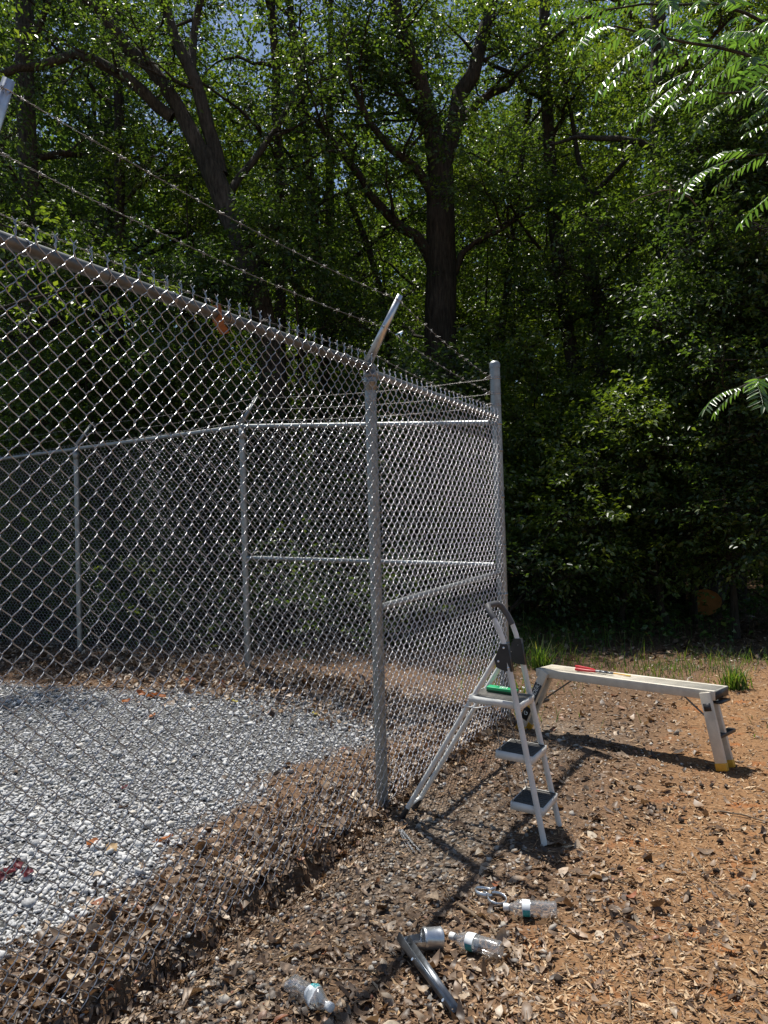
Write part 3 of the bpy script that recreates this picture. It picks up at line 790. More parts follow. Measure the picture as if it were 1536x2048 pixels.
understory(4.5, 10.0, 5.0, 'leafy sapling with sunlit top just behind the right half of the bench', LEAF_DARK, n_limb=13)
understory(5.5, 9.8, 5.4, 'sunlit dense sapling between the bench end and the right edge', LEAF_OAK, n_limb=14)
understory(6.4, 10.6, 7.5, 'tall sunlit sapling against the right edge of the picture', LEAF_DARK, n_limb=18, limb_len=1.7)
understory(3.9, 10.6, 3.4, 'small sunlit sapling behind the middle of the bench', LEAF_OAK, n_limb=11)
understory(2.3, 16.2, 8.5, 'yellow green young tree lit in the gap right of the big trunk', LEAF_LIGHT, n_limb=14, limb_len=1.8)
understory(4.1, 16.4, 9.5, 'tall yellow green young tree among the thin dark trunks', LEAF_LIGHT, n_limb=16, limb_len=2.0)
understory(5.4, 12.8, 9.5, 'tall leafy tree rising behind the feathery branches', LEAF_OAK, n_limb=18, limb_len=2.2)
# --- shrubs on the forest floor
def shrub_at(x, y, H, label, leafm, n=9):
    z = gz(x, y); T = Tree()
    for k in range(n):
        q, rr = limb_from((x + rng.normal(0, .12), y + rng.normal(0, .12), z), rng.random() * 6.28, rng.uniform(.9, 1.45), H * rng.uniform(.6, 1.1), .014, 6)
        tube(T.wood, q, rr, 5, False); T.sprays(q, 16, .38 * H ** .5, .42, .12)
    return T.finish('shrub', (x, y, z), label, 'shrub', 'shrubs on the forest floor', BARK, leafm, 20, .066, .040, .05, twr=.004)
for (x, y, H, lb, m_) in ((-5.4, 10.7, 1.7, 'dark shrub behind the back fence at the left edge', LEAF_DARK), (-3.9, 10.3, 1.4, 'low shrub behind the leftmost back post', LEAF_OAK),
        (-2.4, 9.9, 1.5, 'shrub with pale leaf tips behind the middle of the back fence', LEAF_LIGHT), (-1.2, 9.5, 1.3, 'low shrub behind the second back post', LEAF_DARK),
        (.1, 9.2, 1.6, 'shrub seen through the mesh left of the end post', LEAF_OAK), (1.3, 9.9, 1.5, 'shrub behind the tall end post', LEAF_DARK),
        (2.5, 10.9, 1.3, 'maple leaved bush in shade beyond the work bench', LEAF_DARK), (3.6, 11.6, 1.5, 'dark bush behind the middle of the bench', LEAF_OAK),
        (5.5, 10.3, 1.8, 'dense bush right of the log at the wood edge', LEAF_OAK), (5.9, 10.2, 2.2, 'tall leafy bush at the right edge of the wood', LEAF_DARK),
        (2.0, 11.8, 2.0, 'tall dark bush between end post and thin trunks', LEAF_DARK), (-.6, 11.0, 2.1, 'tall dark bush deep behind the back fence', LEAF_DARK),
        (-3.0, 11.3, 2.2, 'broad dark bush deep behind the left half of the back fence', LEAF_OAK)):
    shrub_at(x, y, H, lb, m_)

# --- deeper wood: copies of a few tall trees and thickets
def proto(H, r, start, nl, limb, sub_sp, leafm, label, group, K=16, ll=.13, lw=.075, name='woodland_tree'):
    T = auto_tree(H, r, start, nl, limb, 3, sub_sp, .75, .85, .16, (.4, .2), 8)
    return T.finish(name, (0, 0, 0), label, 'tree', group, BARK, leafm, K, ll, lw, None)
GW = 'trees standing deeper in the wood'
protos = [proto(15, .17, .30, 14, 3.4, 15, LEAF_OAK, 'tall dark tree deep in the shaded wood', GW),
          proto(17, .20, .38, 14, 3.8, 15, LEAF_DARK, 'tall dark tree deep in the shaded wood', GW),
          proto(12, .12, .18, 15, 2.8, 15, LEAF_LIGHT, 'tall dark tree deep in the shaded wood', GW)]
spots = []
for row, (y, step, x0, x1) in enumerate(((16.8, 2.8, -10, 11), (19.5, 3.2, -12, 13), (23.5, 3.6, -15, 16), (28, 4.0, -18, 19))):
    x = x0
    while x < x1:
        spots.append((x + rng.normal(0, .6), y + rng.normal(0, .8))); x += step
used = [0, 0, 0]
for i, (x, y) in enumerate(spots):
    k = i % 3
    if .5 < x < 5.5 and y < 18.2: continue                                          # sunlit gap behind the corner
    if -5.2 < x / y * 15 < -2.2 and y < 26 and rng.random() < .35: continue          # thinner crowns where the sky shows
    loc = (x, y, gz(x, y) - .05); sc = rng.uniform(.85, 1.15)
    if used[k] == 0:
        protos[k].location = loc; protos[k].scale = (sc, sc, sc); protos[k].rotation_euler = (0, 0, rng.random() * 6.28); used[k] = 1
    else: copy_tree(protos[k], loc, rng.random() * 6.28, sc)
tp = auto_tree(4.2, .04, .08, 14, 1.6, 3, 11, .5, .6, .1).finish('thicket_tree', (0, 0, 0), 'low leafy thicket tree in the dim back of the wood', 'tree', 'low thicket deep in the wood', BARK, LEAF_OAK, 16, .11, .065, None)
first = True
for (y, step, x0, x1) in ((15.6, 2.0, -9, 10), (18.5, 2.2, -11, 12), (22, 2.6, -13, 14), (26, 3.2, -15, 16)):
    x = x0
    while x < x1:
        loc = (x + rng.normal(0, .4), y + rng.normal(0, .5)); loc = (loc[0], loc[1], gz(*loc) - .05); sc = rng.uniform(.75, 1.2)
        if first: tp.location = loc; first = False
        else: copy_tree(tp, loc, rng.random() * 6.28, sc)
        x += step
# far woodland that reads as one mass
n = 64000
fy = rng.uniform(34, 60, n); fx = rng.uniform(-1, 1, n) * fy * .8
top = 17 + 9 * fbm(fx * .12, fy * .1)
fz = ground_z(fx, fy) + top * rng.random(n) ** 1.1
V, F = leaf_block(np.stack([fx, fy, fz], 1), unit(rng.normal(0, 1, (n, 3))), np.array([0, 0, 1.0]) + rng.normal(0, .6, (n, 3)), .75, .5)
mb = MB(); mb.add(V, F); tag(mb.build('distant_woodland', LEAF_DARK), 'far woodland closing the view behind the trees', kind='stuff')

# --- overhanging branches with feather leaves, tree standing just outside on the right
def frond_mesh(name, L, n_pair, seed):
    r_ = np.random.default_rng(seed); mb = MB(); m = 9
    T = np.linspace(0, 1, m); cx = T * L; cz = -.42 * L * T ** 2
    tube(mb, np.stack([cx, .02 * np.sin(T * 5 + seed), cz], 1), np.linspace(.0032, .0012, m), 4, False)
    pos = []; ax = []; nr = []
    for k in range(n_pair):
        t = .16 + .84 * k / (n_pair - 1); p = np.array([t * L, .02 * math.sin(t * 5 + seed), -.42 * L * t * t])
        tg = unit(np.array([1, 0, -.84 * t])); up = unit(np.array([.84 * t, 0, 1]))
        for sd in (-1, 1):
            a = unit(tg * .45 + np.array([0, sd * .9, 0]) + np.array([0, 0, -.30]) + r_.normal(0, .09, 3))
            pos.append(p); ax.append(a); nr.append(up + np.array([0, sd * .25, 0]) + r_.normal(0, .16, 3))
    pos.append(np.array([L, .02 * math.sin(5 + seed), -.42 * L])); ax.append(unit(np.array([1, 0, -.9]))); nr.append(np.array([.7, 0, .7]))
    pos = np.array(pos); ax = np.array(ax); nr = np.array(nr)
    ll = .092; lw = .025
    sdv = unit(np.cross(nr, ax)); nr = np.cross(ax, sdv); s_ = r_.uniform(.85, 1.15, (len(pos), 1))
    st = [pos, pos + ax * ll * .33 * s_ - sdv * lw * .5 + nr * .004, pos + ax * ll * .70 * s_ - sdv * lw * .38 - nr * .004, pos + ax * ll * s_ - nr * .018,
          pos + ax * ll * .70 * s_ + sdv * lw * .38 - nr * .004, pos + ax * ll * .33 * s_ + sdv * lw * .5 + nr * .004]
    V = np.stack(st, 1).reshape(-1, 3); b = (np.arange(len(pos)) * 6)[:, None]
    mb.add(V, np.concatenate([b + np.array([[0, 1, 2]]), b + np.array([[0, 2, 3]]), b + np.array([[0, 3, 4]]), b + np.array([[0, 4, 5]])], 0))
    me = mb.mesh(name, False); me.materials.append(LEAF_PINNATE); return me
fronds = [frond_mesh('frond', L, npair, sd) for L, npair, sd in ((.46, 11, 1), (.52, 12, 2), (.40, 10, 3))]
ft = empty('feather_leaved_tree', (4.3, 6.3, gz(4.3, 6.3)), 0, 'tree with long feathery leaves overhanging from the right edge', 'tree')
TW = MB()
trunk_l = wig([(4.3, 6.3, -.1), (4.32, 6.25, 2.5), (4.25, 6.2, 4.5), (4.3, 6.2, 7.5)], .02, 12); tube(TW, trunk_l, np.linspace(.12, .05, 12), 10, False)
br = []
def fbranch(pts, r, nf, t0=.3, sc=1.0):
    q = wig(pts, .02, 10); tube(TW, q, np.linspace(r, .006, 10), 6, False)
    seg = np.linspace(0, 1, 10)
    for k in range(nf):
        t = t0 + (1 - t0) * k / max(1, nf - 1); p = np.array([np.interp(t, seg, q[:, j]) for j in range(3)])
        d = q[-1] - q[0]; az = math.atan2(d[1], d[0]) + (1 if k % 2 else -1) * rng.uniform(.25, 1.15) * (1 if k < nf - 1 else .1)
        o = link('frond', fronds[rng.integers(3)], ft)
        o.location = Vector(p) - ft.location; o.rotation_euler = (rng.normal(0, .22), rng.uniform(-.25, .30), az); s_ = sc * rng.uniform(.8, 1.15); o.scale = (s_, s_, s_)
y0 = 5.2
fbranch([(4.27, 6.2, 4.6), pt(1533, 118, 5.7), pt(1440, 85, 5.4), pt(1368, 70, y0), pt(1290, 60, 5.0), pt(1235, 55, 4.9)], .022, 18, .28)
fbranch([(4.27, 6.2, 4.8), pt(1540, 30, 5.9), pt(1420, -10, 5.6), pt(1300, 0, 5.4), pt(1210, 20, 5.3)], .020, 14, .3)
fbranch([(4.27, 6.2, 4.0), pt(1560, 190, 5.5), pt(1500, 175, 5.0), pt(1440, 185, 4.8)], .016, 11, .35)
fbranch([(4.27, 6.2, 5.0), pt(1580, 20, 6.1), pt(1500, 40, 6.3), pt(1420, 120, 6.4), pt(1370, 180, 6.4)], .018, 13, .3)
fbranch([(4.3, 6.25, 2.2), pt(1580, 735, 5.5), pt(1520, 750, 5.2), pt(1478, 775, 5.0)], .010, 7, .4, .85)
fbranch([(4.27, 6.2, 3.7), pt(1570, 300, 5.9), pt(1500, 290, 5.9), pt(1440, 330, 5.9)], .014, 8, .4, .9)
fbuild(TW, 'trunk', BARK_G, ft)

# --- branch of a tree outside the left edge, hanging over the back fence with bright leaves
T = Tree()
bl = np.array([-6.9, 9.9, 0.0]); bl[2] = gz(bl[0], bl[1])
tr = wig([bl, bl + (0.1, 0, 3), bl + (.2, -.2, 6), bl + (.4, -.1, 9.5)], .03, 12); tube(T.wood, tr, np.linspace(.2, .1, 12), 10, False)
for pts, ns in (([bl + (.15, -.1, 4.2), (-5.6, 9.3, 5.1), (-4.6, 8.7, 5.3), (-3.9, 8.5, 5.0), (-3.5, 8.3, 4.7)], 26),
                ([bl + (.15, -.1, 3.2), (-5.4, 9.2, 4.0), (-4.2, 8.9, 4.4), (-3.0, 8.7, 4.5), (-2.45, 8.6, 4.35)], 20),
                ([bl + (.2, -.2, 6), (-5.6, 9.4, 7.4), (-4.6, 9.2, 8.2), (-3.8, 9.3, 8.6)], 26),
                ([bl + (.1, 0, 2.6), (-5.9, 9.2, 3.2), (-5.0, 8.8, 3.5), (-4.4, 8.6, 3.2)], 16)):
    q = wig(pts, .03, 9); T.limb(q, .035, .006, 6); T.sprays(q, ns, .28, .45, .45, -.05)
T.finish('overhanging_tree', bl, 'tree at the left edge whose bright leafy branches hang over the back fence', 'tree', None, BARK, LEAF_LIGHT, 15, .088, .05, None, .3)

# --- bare dead branch poking out of the foliage right, cut log, fallen sticks in the shade
T = MB()
for pts, r in (([pt(1420, 450, 10.4), pt(1390, 400, 10.2), pt(1340, 370, 10.0), pt(1300, 390, 9.9), pt(1262, 405, 9.8)], .012), ([pt(1345, 372, 10.0), pt(1325, 360, 9.9), pt(1310, 335, 9.8)], .006),
               ([pt(1375, 390, 10.1), pt(1340, 402, 9.9), pt(1315, 402, 9.8)], .006), ([pt(1340, 372, 10.0), pt(1338, 430, 9.9), pt(1345, 480, 9.9), pt(1330, 520, 9.9)], .006), ([pt(1420, 450, 10.4), pt(1470, 560, 11.3), pt(1480, 800, 11.6), pt(1470, 1110, 11.7)], .008)):
    q = wig(pts, .01, 10); tube(T, q, np.linspace(r, r * .5, 10), 5)
o = T.build('dead_branch', TWIG, None, True); tag(o, 'bare pale dead branch poking out among the leaves high on the right', 'branch')
def gs(x, y, dz=0): return np.array([x, y, gz(x, y) + dz])
lg = empty('cut_log', (5.0, 12.05, gz(5.0, 12.05)), 0, 'cut log with its orange brown sawn end facing out of the shade', 'log')
ax = unit(np.array([.45, .88, .04])); v_ = unit(np.cross(ax, [0, 0, 1.0])); w_ = np.cross(v_, ax)
mb = MB(); lathe(mb, [(.205, .004), (.222, .02), (.22, 1.4), (.21, 2.2)], 22, np.stack([ax, v_, w_], 1), (5.0, 12.05, gz(5, 12.05) + .27), lambda x, a: 1 + .05 * np.sin(3 * a + 1) + .03 * np.sin(7 * a)); fbuild(mb, 'bark', BARK, lg)
mb = MB(); lathe(mb, [(.0005, 0), (.11, 0), (.206, .003)], 22, np.stack([ax, v_, w_], 1), (5.0, 12.05, gz(5, 12.05) + .27), lambda x, a: 1 + .05 * np.sin(3 * a + 1)); fbuild(mb, 'sawn_face', LOG_END, lg)

# ------------------------------------------------------------------ folding step ladder
LO = np.array([0.771, 3.783]); LT = 1.077
LB = np.array([math.cos(LT), math.sin(LT)]); LA = np.array([-math.sin(LT), math.cos(LT)])
zl = .012
lad = empty('step_ladder', (LO[0], LO[1], zl), LT, 'white tubular folding three step ladder standing against the fence', 'ladder')
ZB = .904; YB = .17; WF = .128; WT = .100; WR = .075; YR = .779
def fleg(s, z): f = z / ZB; return np.array([s * (WF + (WT - WF) * f), YB * f, z])
def rleg(s, z): f = z / (ZB - .03); return np.array([s * (WR + (WT - .012 - WR) * f), YR + (YB + .045 - YR) * f, z])
for s in (-1, 1):
    mb = MB(); tube(mb, [fleg(s, .0), fleg(s, .45), fleg(s, ZB)], .0142, 16); mb.build('front_leg', WHITE_PAINT, lad, True)
    mb = MB(); tube(mb, [rleg(s, .045), rleg(s, ZB - .03)], .0130, 16); lg_ = mb.build('rear_leg', WHITE_PAINT, lad, True)
    mb = MB(); tube(mb, [rleg(s, -.012), rleg(s, .05)], .0155, 14); mb.build('rubber_foot', BLACK_PL, lg_, True)
# rear stretcher
mb = MB(); tube(mb, [rleg(-1, .06), rleg(1, .06)], .009, 12); mb.build('stretcher', WHITE_PAINT, lad, True)
# handle: two curved uprights joined by a grip
def hp(s, k): 
    z = (ZB - .01, ZB + .05, ZB + .10, ZB + .15, ZB + .195, ZB + .21)[k]; y_ = (YB, YB + .012, YB + .03, YB + .055, YB + .085, YB + .10)[k]; x_ = (WT, WT, WT, WT - .002, WT - .012, WT - .045)[k]
    return np.array([s * x_, y_, z])
mb = MB(); tube(mb, [hp(-1, k) for k in range(6)] + [hp(1, k) for k in (5, 4, 3, 2, 1, 0)], .0125, 14); hd = mb.build('handle', WHITE_PAINT, lad, True)
mb = MB(); tube(mb, [hp(-1, 3), hp(-1, 4), hp(-1, 5), hp(1, 5), hp(1, 4), hp(1, 3), hp(1, 2)], .0152, 14); mb.build('grip', GREY_GRIP, hd, True)
for s in (-1, 1):                                              # black hinge plates
    c = [(YB - .016, ZB + .030), (YB + .020, ZB + .030), (YB + .055, ZB - .045), (YB + .045, ZB - .085), (YB + .012, ZB - .098), (YB - .036, ZB - .102), (YB - .026, ZB - .05)]
    mb = MB(); x0, x1 = s * (WT - .014), s * (WT + .016); m_ = len(c)
    V = [(x0, a, b) for a, b in c] + [(x1, a, b) for a, b in c]; mb.add(V, [[k, (k + 1) % m_, m_ + (k + 1) % m_, m_ + k] for k in range(m_)])
    for off_, rev in ((0, 1), (m_, 0)):
        for k in range(1, m_ - 1): mb.add([V[off_], V[off_ + k], V[off_ + k + 1]], [[0, 2, 1]] if rev else [[0, 1, 2]])
    hg = mb.build('hinge', BLACK_PL, lad, False); 
    for (a, b) in ((YB + .004, ZB + .012), (YB + .034, ZB - .055), (YB - .016, ZB - .085)):
        mb = MB(); lathe(mb, [(.0005, .004), (.004, .003), (.006, 0)], 10, np.stack([[s * 1.0, 0, 0], [0, 1.0, 0], [0, 0, 1.0]], 1), (x1, a, b)); mb.build('rivet', ALU_TIE, hg, True)
def step(z, y0, y1, hw, top, th=.038):
    mb = MB()
    box(mb, (-hw + .004, (y0 + y1) / 2, z - th / 2), (.008, y1 - y0, th)); box(mb, (hw - .004, (y0 + y1) / 2, z - th / 2), (.008, y1 - y0, th))
    box(mb, (0, y0 + .004, z - th / 2), (2 * hw - .017, .008, th)); box(mb, (0, y1 - .004, z - th / 2), (2 * hw - .017, .008, th))
    st = mb.build('step', WHITE_PAINT, lad); st.location = (0, y0, z); st.rotation_euler = (.075, 0, 0); st.data.transform(Matrix.Translation((0, -y0, -z)))
    mb = MB(); box(mb, (0, (y0 + y1) / 2, z - .002), (2 * hw - .014, y1 - y0 - .012, .006))
    for k in range(9):
        x = -hw + .02 + k * (2 * hw - .04) / 8; box(mb, (x, (y0 + y1) / 2, z + .0025), (.006, y1 - y0 - .02, .003))
    mb.build('tread', top, st).data.transform(Matrix.Translation((0, -y0, -z)))
    return st
step(.650, .100, .370, .105, TREAD_TOP, .034)
step(.400, .045, .235, .112, TREAD)
step(.165, .00, .165, .118, TREAD)
for s in (-1, 1):                                              # thin links between the steps
    mb = MB(); tube(mb, [(s * .095, .245, .62), (s * .104, .205, .385), (s * .108, .150, .15)], .0028, 6); mb.build('link_rod', STEEL_DK, lad, True)
mb = MB(); tube(mb, [(-.115, .25, .628), (-.118, .33, .612), (-.116, .40, .618)], .004, 6); mb.build('latch_wire', WHITE_PAINT, lad, True)

# green box on the ladder platform
def text_obj(txt, size, m, parent, M, name='lettering', ext=.0004):
    cu = bpy.data.curves.new(name, 'FONT'); cu.body = txt; cu.size = size; cu.align_x = 'CENTER'; cu.align_y = 'CENTER'; cu.extrude = ext
    tmp = bpy.data.objects.new('tmp', cu); C.objects.link(tmp)
    bpy.context.view_layer.update()
    me = bpy.data.meshes.new_from_object(tmp.evaluated_get(bpy.context.evaluated_depsgraph_get()))
    bpy.data.objects.remove(tmp); me.name = name; me.materials.clear(); me.materials.append(m)
    me.transform(M); return link(name, me, parent)
def frame(xa, ya, o):
    xa = unit(np.array(xa, float)); ya = np.array(ya, float); ya = unit(ya - xa * np.dot(xa, ya)); za = np.cross(xa, ya)
    return Matrix(((xa[0], ya[0], za[0], o[0]), (xa[1], ya[1], za[1], o[1]), (xa[2], ya[2], za[2], o[2]), (0, 0, 0, 1)))
gp = LO + LB * .028 + LA * .240
gb = empty('green_box', (gp[0], gp[1], zl + .667), LT + math.pi / 2 + .06, 'small flat green box with white marks lying on the ladder platform', 'box'); gb.rotation_euler = (0, -.075, LT + math.pi / 2 + .06)
mb = MB(); box(mb, (0, 0, .009), (.152, .055, .018)); mb.build('tray', GREEN_DK, gb)
mb = MB(); box(mb, (0, 0, .0185), (.155, .058, .013)); bevel_mod(mb.build('lid', GREEN_BOX, gb), .002)
text_obj('IEI', .044, WHITE_PR, gb, frame((-1, 0, 0), (0, -1, 0), (-.005, 0, .0256)), 'white_marks')

# ------------------------------------------------------------------ folding work platform
BF = np.array([1.075, 5.655]); BE = unit(np.array([.905, -.945])); BD = np.array([-BE[1], BE[0]]); BL = 1.305; BW = .205; BH = .48
bench = empty('work_platform', (BF[0], BF[1], 0), math.atan2(BE[1], BE[0]), 'low grey folding work platform with yellow feet beside the ladder', 'work bench')
mb = MB(); box(mb, (BL / 2, BW / 2, BH - .006), (BL - .004, BW - .05, .012))
for k in range(7): box(mb, (BL / 2, .04 + k * (BW - .08) / 6, BH + .0012), (BL - .03, .010, .0026))
deck = mb.build('deck', BENCH, bench)
for yy in (.0125, BW - .0125):
    mb = MB(); box(mb, (BL / 2, yy, BH - .028), (BL, .025, .058)); r_ = bevel_mod(mb.build('side_rail', BENCH_SIDE, bench), .003)
for xx in (0, BL):
    mb = MB(); box(mb, (xx, BW / 2, BH - .028), (.014, BW - .03, .050)); mb.build('end_cap', BLACK_PL, bench)
for e, sgn in ((0, -1), (1, 1)):
    xt = .085 if e == 0 else BL - .055
    sw = .235 if e == 0 else .095
    for q, yy in ((0, -.006), (1, BW * .33)):
        yb = yy - .012 if q == 0 else yy + .012
        top = np.array([xt, yy, BH - .012]); bot = np.array([xt + sgn * sw, yb, .012]); d = bot - top
        mb = MB(); beam(mb, top, top + d * .93, .066, .026, (1, 0, 0)); lgp = bevel_mod(mb.build('leg', BENCH_SIDE, bench), .003)
        mb = MB(); beam(mb, top + d * .90, bot, .070, .030, (1, 0, 0)); bevel_mod(mb.build('foot', YELLOW, lgp), .003)
        if q == 0 and e == 0:
            n_ = unit(np.array([0, -1.0, 0]))
            mb = MB(); beam(mb, top + d * .20 + n_ * .0142, top + d * .80 + n_ * .0142, .058, .0016, (1, 0, 0)); lgp['label'] = 'leg with long black sticker'
            mb.build('sticker', BLACK_PL, lgp)
            upv = -d / np.linalg.norm(d)
            text_obj('LADDERS', .044, WHITE_PR, lgp, frame(upv, (-1, 0, .0), top + d * .36 + n_ * .0158))
            mb = MB(); cc = top + d * .575 + n_ * .0156; px_ = unit(np.cross(upv, n_))
            tri_ = [cc + upv * .016, cc - upv * .012 + px_ * .015, cc - upv * .012 - px_ * .015]; mb.add(tri_ + [q_ - n_ * .001 for q_ in tri_], [[0, 2, 1], [3, 4, 5]]); mb.add(tri_ + [q_ - n_ * .001 for q_ in tri_], [[0, 1, 4, 3], [1, 2, 5, 4], [2, 0, 3, 5]]); mb.build('yellow_emblem', YELLOW, lgp)
            text_obj('G', .044, WHITE_PR, lgp, frame(upv, (-1, 0, .0), top + d * .70 + n_ * .0158))
        if q == 0 and e == 1:
            n_ = np.array([0, -1.0, 0]); mb = MB(); beam(mb, top + d * .14 + n_ * .0142, top + d * .24 + n_ * .0142, .046, .0016, (1, 0, 0)); mb.build('sticker', BLACK_PL, lgp)
    mb = MB(); zc = .21; f = (BH - zc) / BH; xc = xt + sgn * sw * f
    box(mb, (xc + sgn * .012, BW / 2, zc), (.05, BW + .01, .022)); cb = bevel_mod(mb.build('cross_bar', BLACK_PL, bench), .003)
    mb = MB(); tube(mb, [(xc, BW / 2, zc), (BL / 2 + sgn * .38, BW / 2, BH - .05)], .006, 8); mb.build('brace', STEEL_DK, bench, True)
    mb = MB(); box(mb, (xt + sgn * .05, BW * .5, BH - .075), (.06, BW - .06, .012)); mb.build('hinge_plate', BLACK_PL, bench)

# long handled pliers and a yellow pencil on the platform
pz = BH + .006
pl = empty('pliers', (1.478, 5.351, pz), 0, 'red handled long pliers lying on the work platform', 'pliers')
def wl(*q): return np.array(q) - np.array([1.478, 5.351, pz])
for k, (hx, hy) in enumerate(((1.352, 5.585), (1.322, 5.475))):
    j = np.array([1.478, 5.351, pz + .012]) - np.array([1.478, 5.351, pz]); h = wl(hx, hy, pz + .013); mid = (h + j) / 2 + np.array([.006, .012, 0]) * (1 if k == 0 else -1)
    mb = MB(); tube(mb, wig([h, mid, h * .25 + j * .75], 0, 9), [.0095, .0115, .011, .0105, .010, .0095, .009, .0085, .008], 10); mb.build('handle', RED_GRIP, pl, True)
    mb = MB(); tube(mb, [h * .28 + j * .72, j], [.006, .009], 8); mb.build('shank', STEEL_DK, pl, True)
mb = MB(); jd = unit(np.array([.6, -.8, 0])); a_ = np.array([-.01, .012, .012]); beam(mb, a_, a_ + jd * .05, .030, .014, (.8, .6, 0)); beam(mb, a_ + jd * .048, a_ + jd * .10, .019, .012, (.8, .6, 0)); mb.build('jaws', STEEL_DK, pl)
pn = empty('pencil', (1.575, 5.275, pz), 0, 'yellow pencil lying on the platform by the plier jaws', 'pencil')
mb = MB(); tube(mb, [(-.045, .075, .005), (.035, -.03, .005)], .0045, 6); mb.build('shaft', YELLOW, pn)
mb = MB(); tube(mb, [(.035, -.03, .005), (.055, -.055, .005)], [.0062, .0055], 8); mb.build('eraser', m_plain('pale_yellow', (.72, .50, .12), .5, 0, .1), pn)

# ------------------------------------------------------------------ things lying on the ground
def bottle(cap_xy, bot_xy, label, crush=.0, seed=0, group='empty water bottles on the ground', lift=.0, nocap=False, pa=(2.95, 5.0)):
    a = np.array(cap_xy, float); b = np.array(bot_xy, float); L = .205; d = unit(b - a); c = (a + b) / 2
    z = gz(*c) + .010 + lift
    root = empty('water_bottle', (c[0], c[1], z), math.atan2(d[1], d[0]), label, 'bottle', group)
    r_ = np.random.default_rng(seed); M = np.eye(3); o = (-L / 2, 0, .029)
    prof = [(.0125, .018), (.0130, .026), (.0165, .036), (.0225, .048), (.0282, .060), (.0302, .068), (.0300, .074)]
    body = [(.0300, .074), (.0300, .100)]
    rib = []; x = .100; k = 0
    while x < .186: rib.append((.0302 if k % 2 == 0 else .0268, x)); x += .0062; k += 1
    end = [(.0300, .190), (.0285, .198), (.022, .2035), (.012, .199), (.0005, .197)]
    ph = r_.random(4) * 6.28
    def wob(x, ang):
        return 1 + crush * (.55 * np.sin(2 * ang + ph[0] + x * 30) * np.clip((x - .03) / .05, 0, 1) + .45 * np.sin(3 * ang + ph[1] - x * 55) + .4 * np.sin(ang * 2 + ph[2] + x * 90)) * np.clip((x - .02) / .03, 0, 1)
    mb = MB(); lathe(mb, prof + body + rib + end, 26, M, o, wob); mb.build('body', CLEAR, root, crush < .1)
    w2 = lambda x, ang: wob(x, ang) * 1.018
    tp = (0, 1, 2, 3, 4, 5, 6, 7, 8, 9, 10, 11, 12, 13, 14)
    mb = MB(); lathe(mb, [(.0300, .072), (.0302, .082), (.0302, .092), (.0300, .103)], 26, M, o, w2); lb_ = mb.build('label_band', LABEL_W, root, True)
    # teal field of the label: part of the wrap, a hair proud
    ang = np.linspace(*pa, 14); V = []; 
    for x in (.0745, .0875, .1015): V.append(np.stack([np.full(14, x), .0302 * 1.025 * wob(x, ang) * np.cos(ang), .0302 * 1.025 * wob(x, ang) * np.sin(ang)], 1))
    V = np.array(V).reshape(-1, 3) + np.array(o); i = np.arange(2)[:, None] * 14; j = np.arange(13)[None]
    mb = MB(); mb.add(V, np.stack([i + j, i + j + 1, i + 15 + j, i + 14 + j], -1).reshape(-1, 4)); mb.build('print', LABEL_T, lb_, True)
    if not nocap:
        mb = MB(); lathe(mb, [(.0005, 0), (.0125, .0), (.0142, .002), (.0142, .014), (.0136, .017), (.0136, .020), (.0128, .021)], 20, M, o); mb.build('cap', CAP_W, root, True)
    return root
bottle((.415, 3.012), (.617, 2.975), 'clear plastic bottle farthest right, lying by the metal rings', .03, 3)
bottle((.190, 2.850), (.372, 2.735), 'clear plastic bottle lying next to the fence cap', .05, 5)
b3 = bottle((-.196, 2.420), (-.365, 2.590), 'crumpled clear bottle with torn white label nearest the camera', .22, 8, pa=(1.5, 2.6))

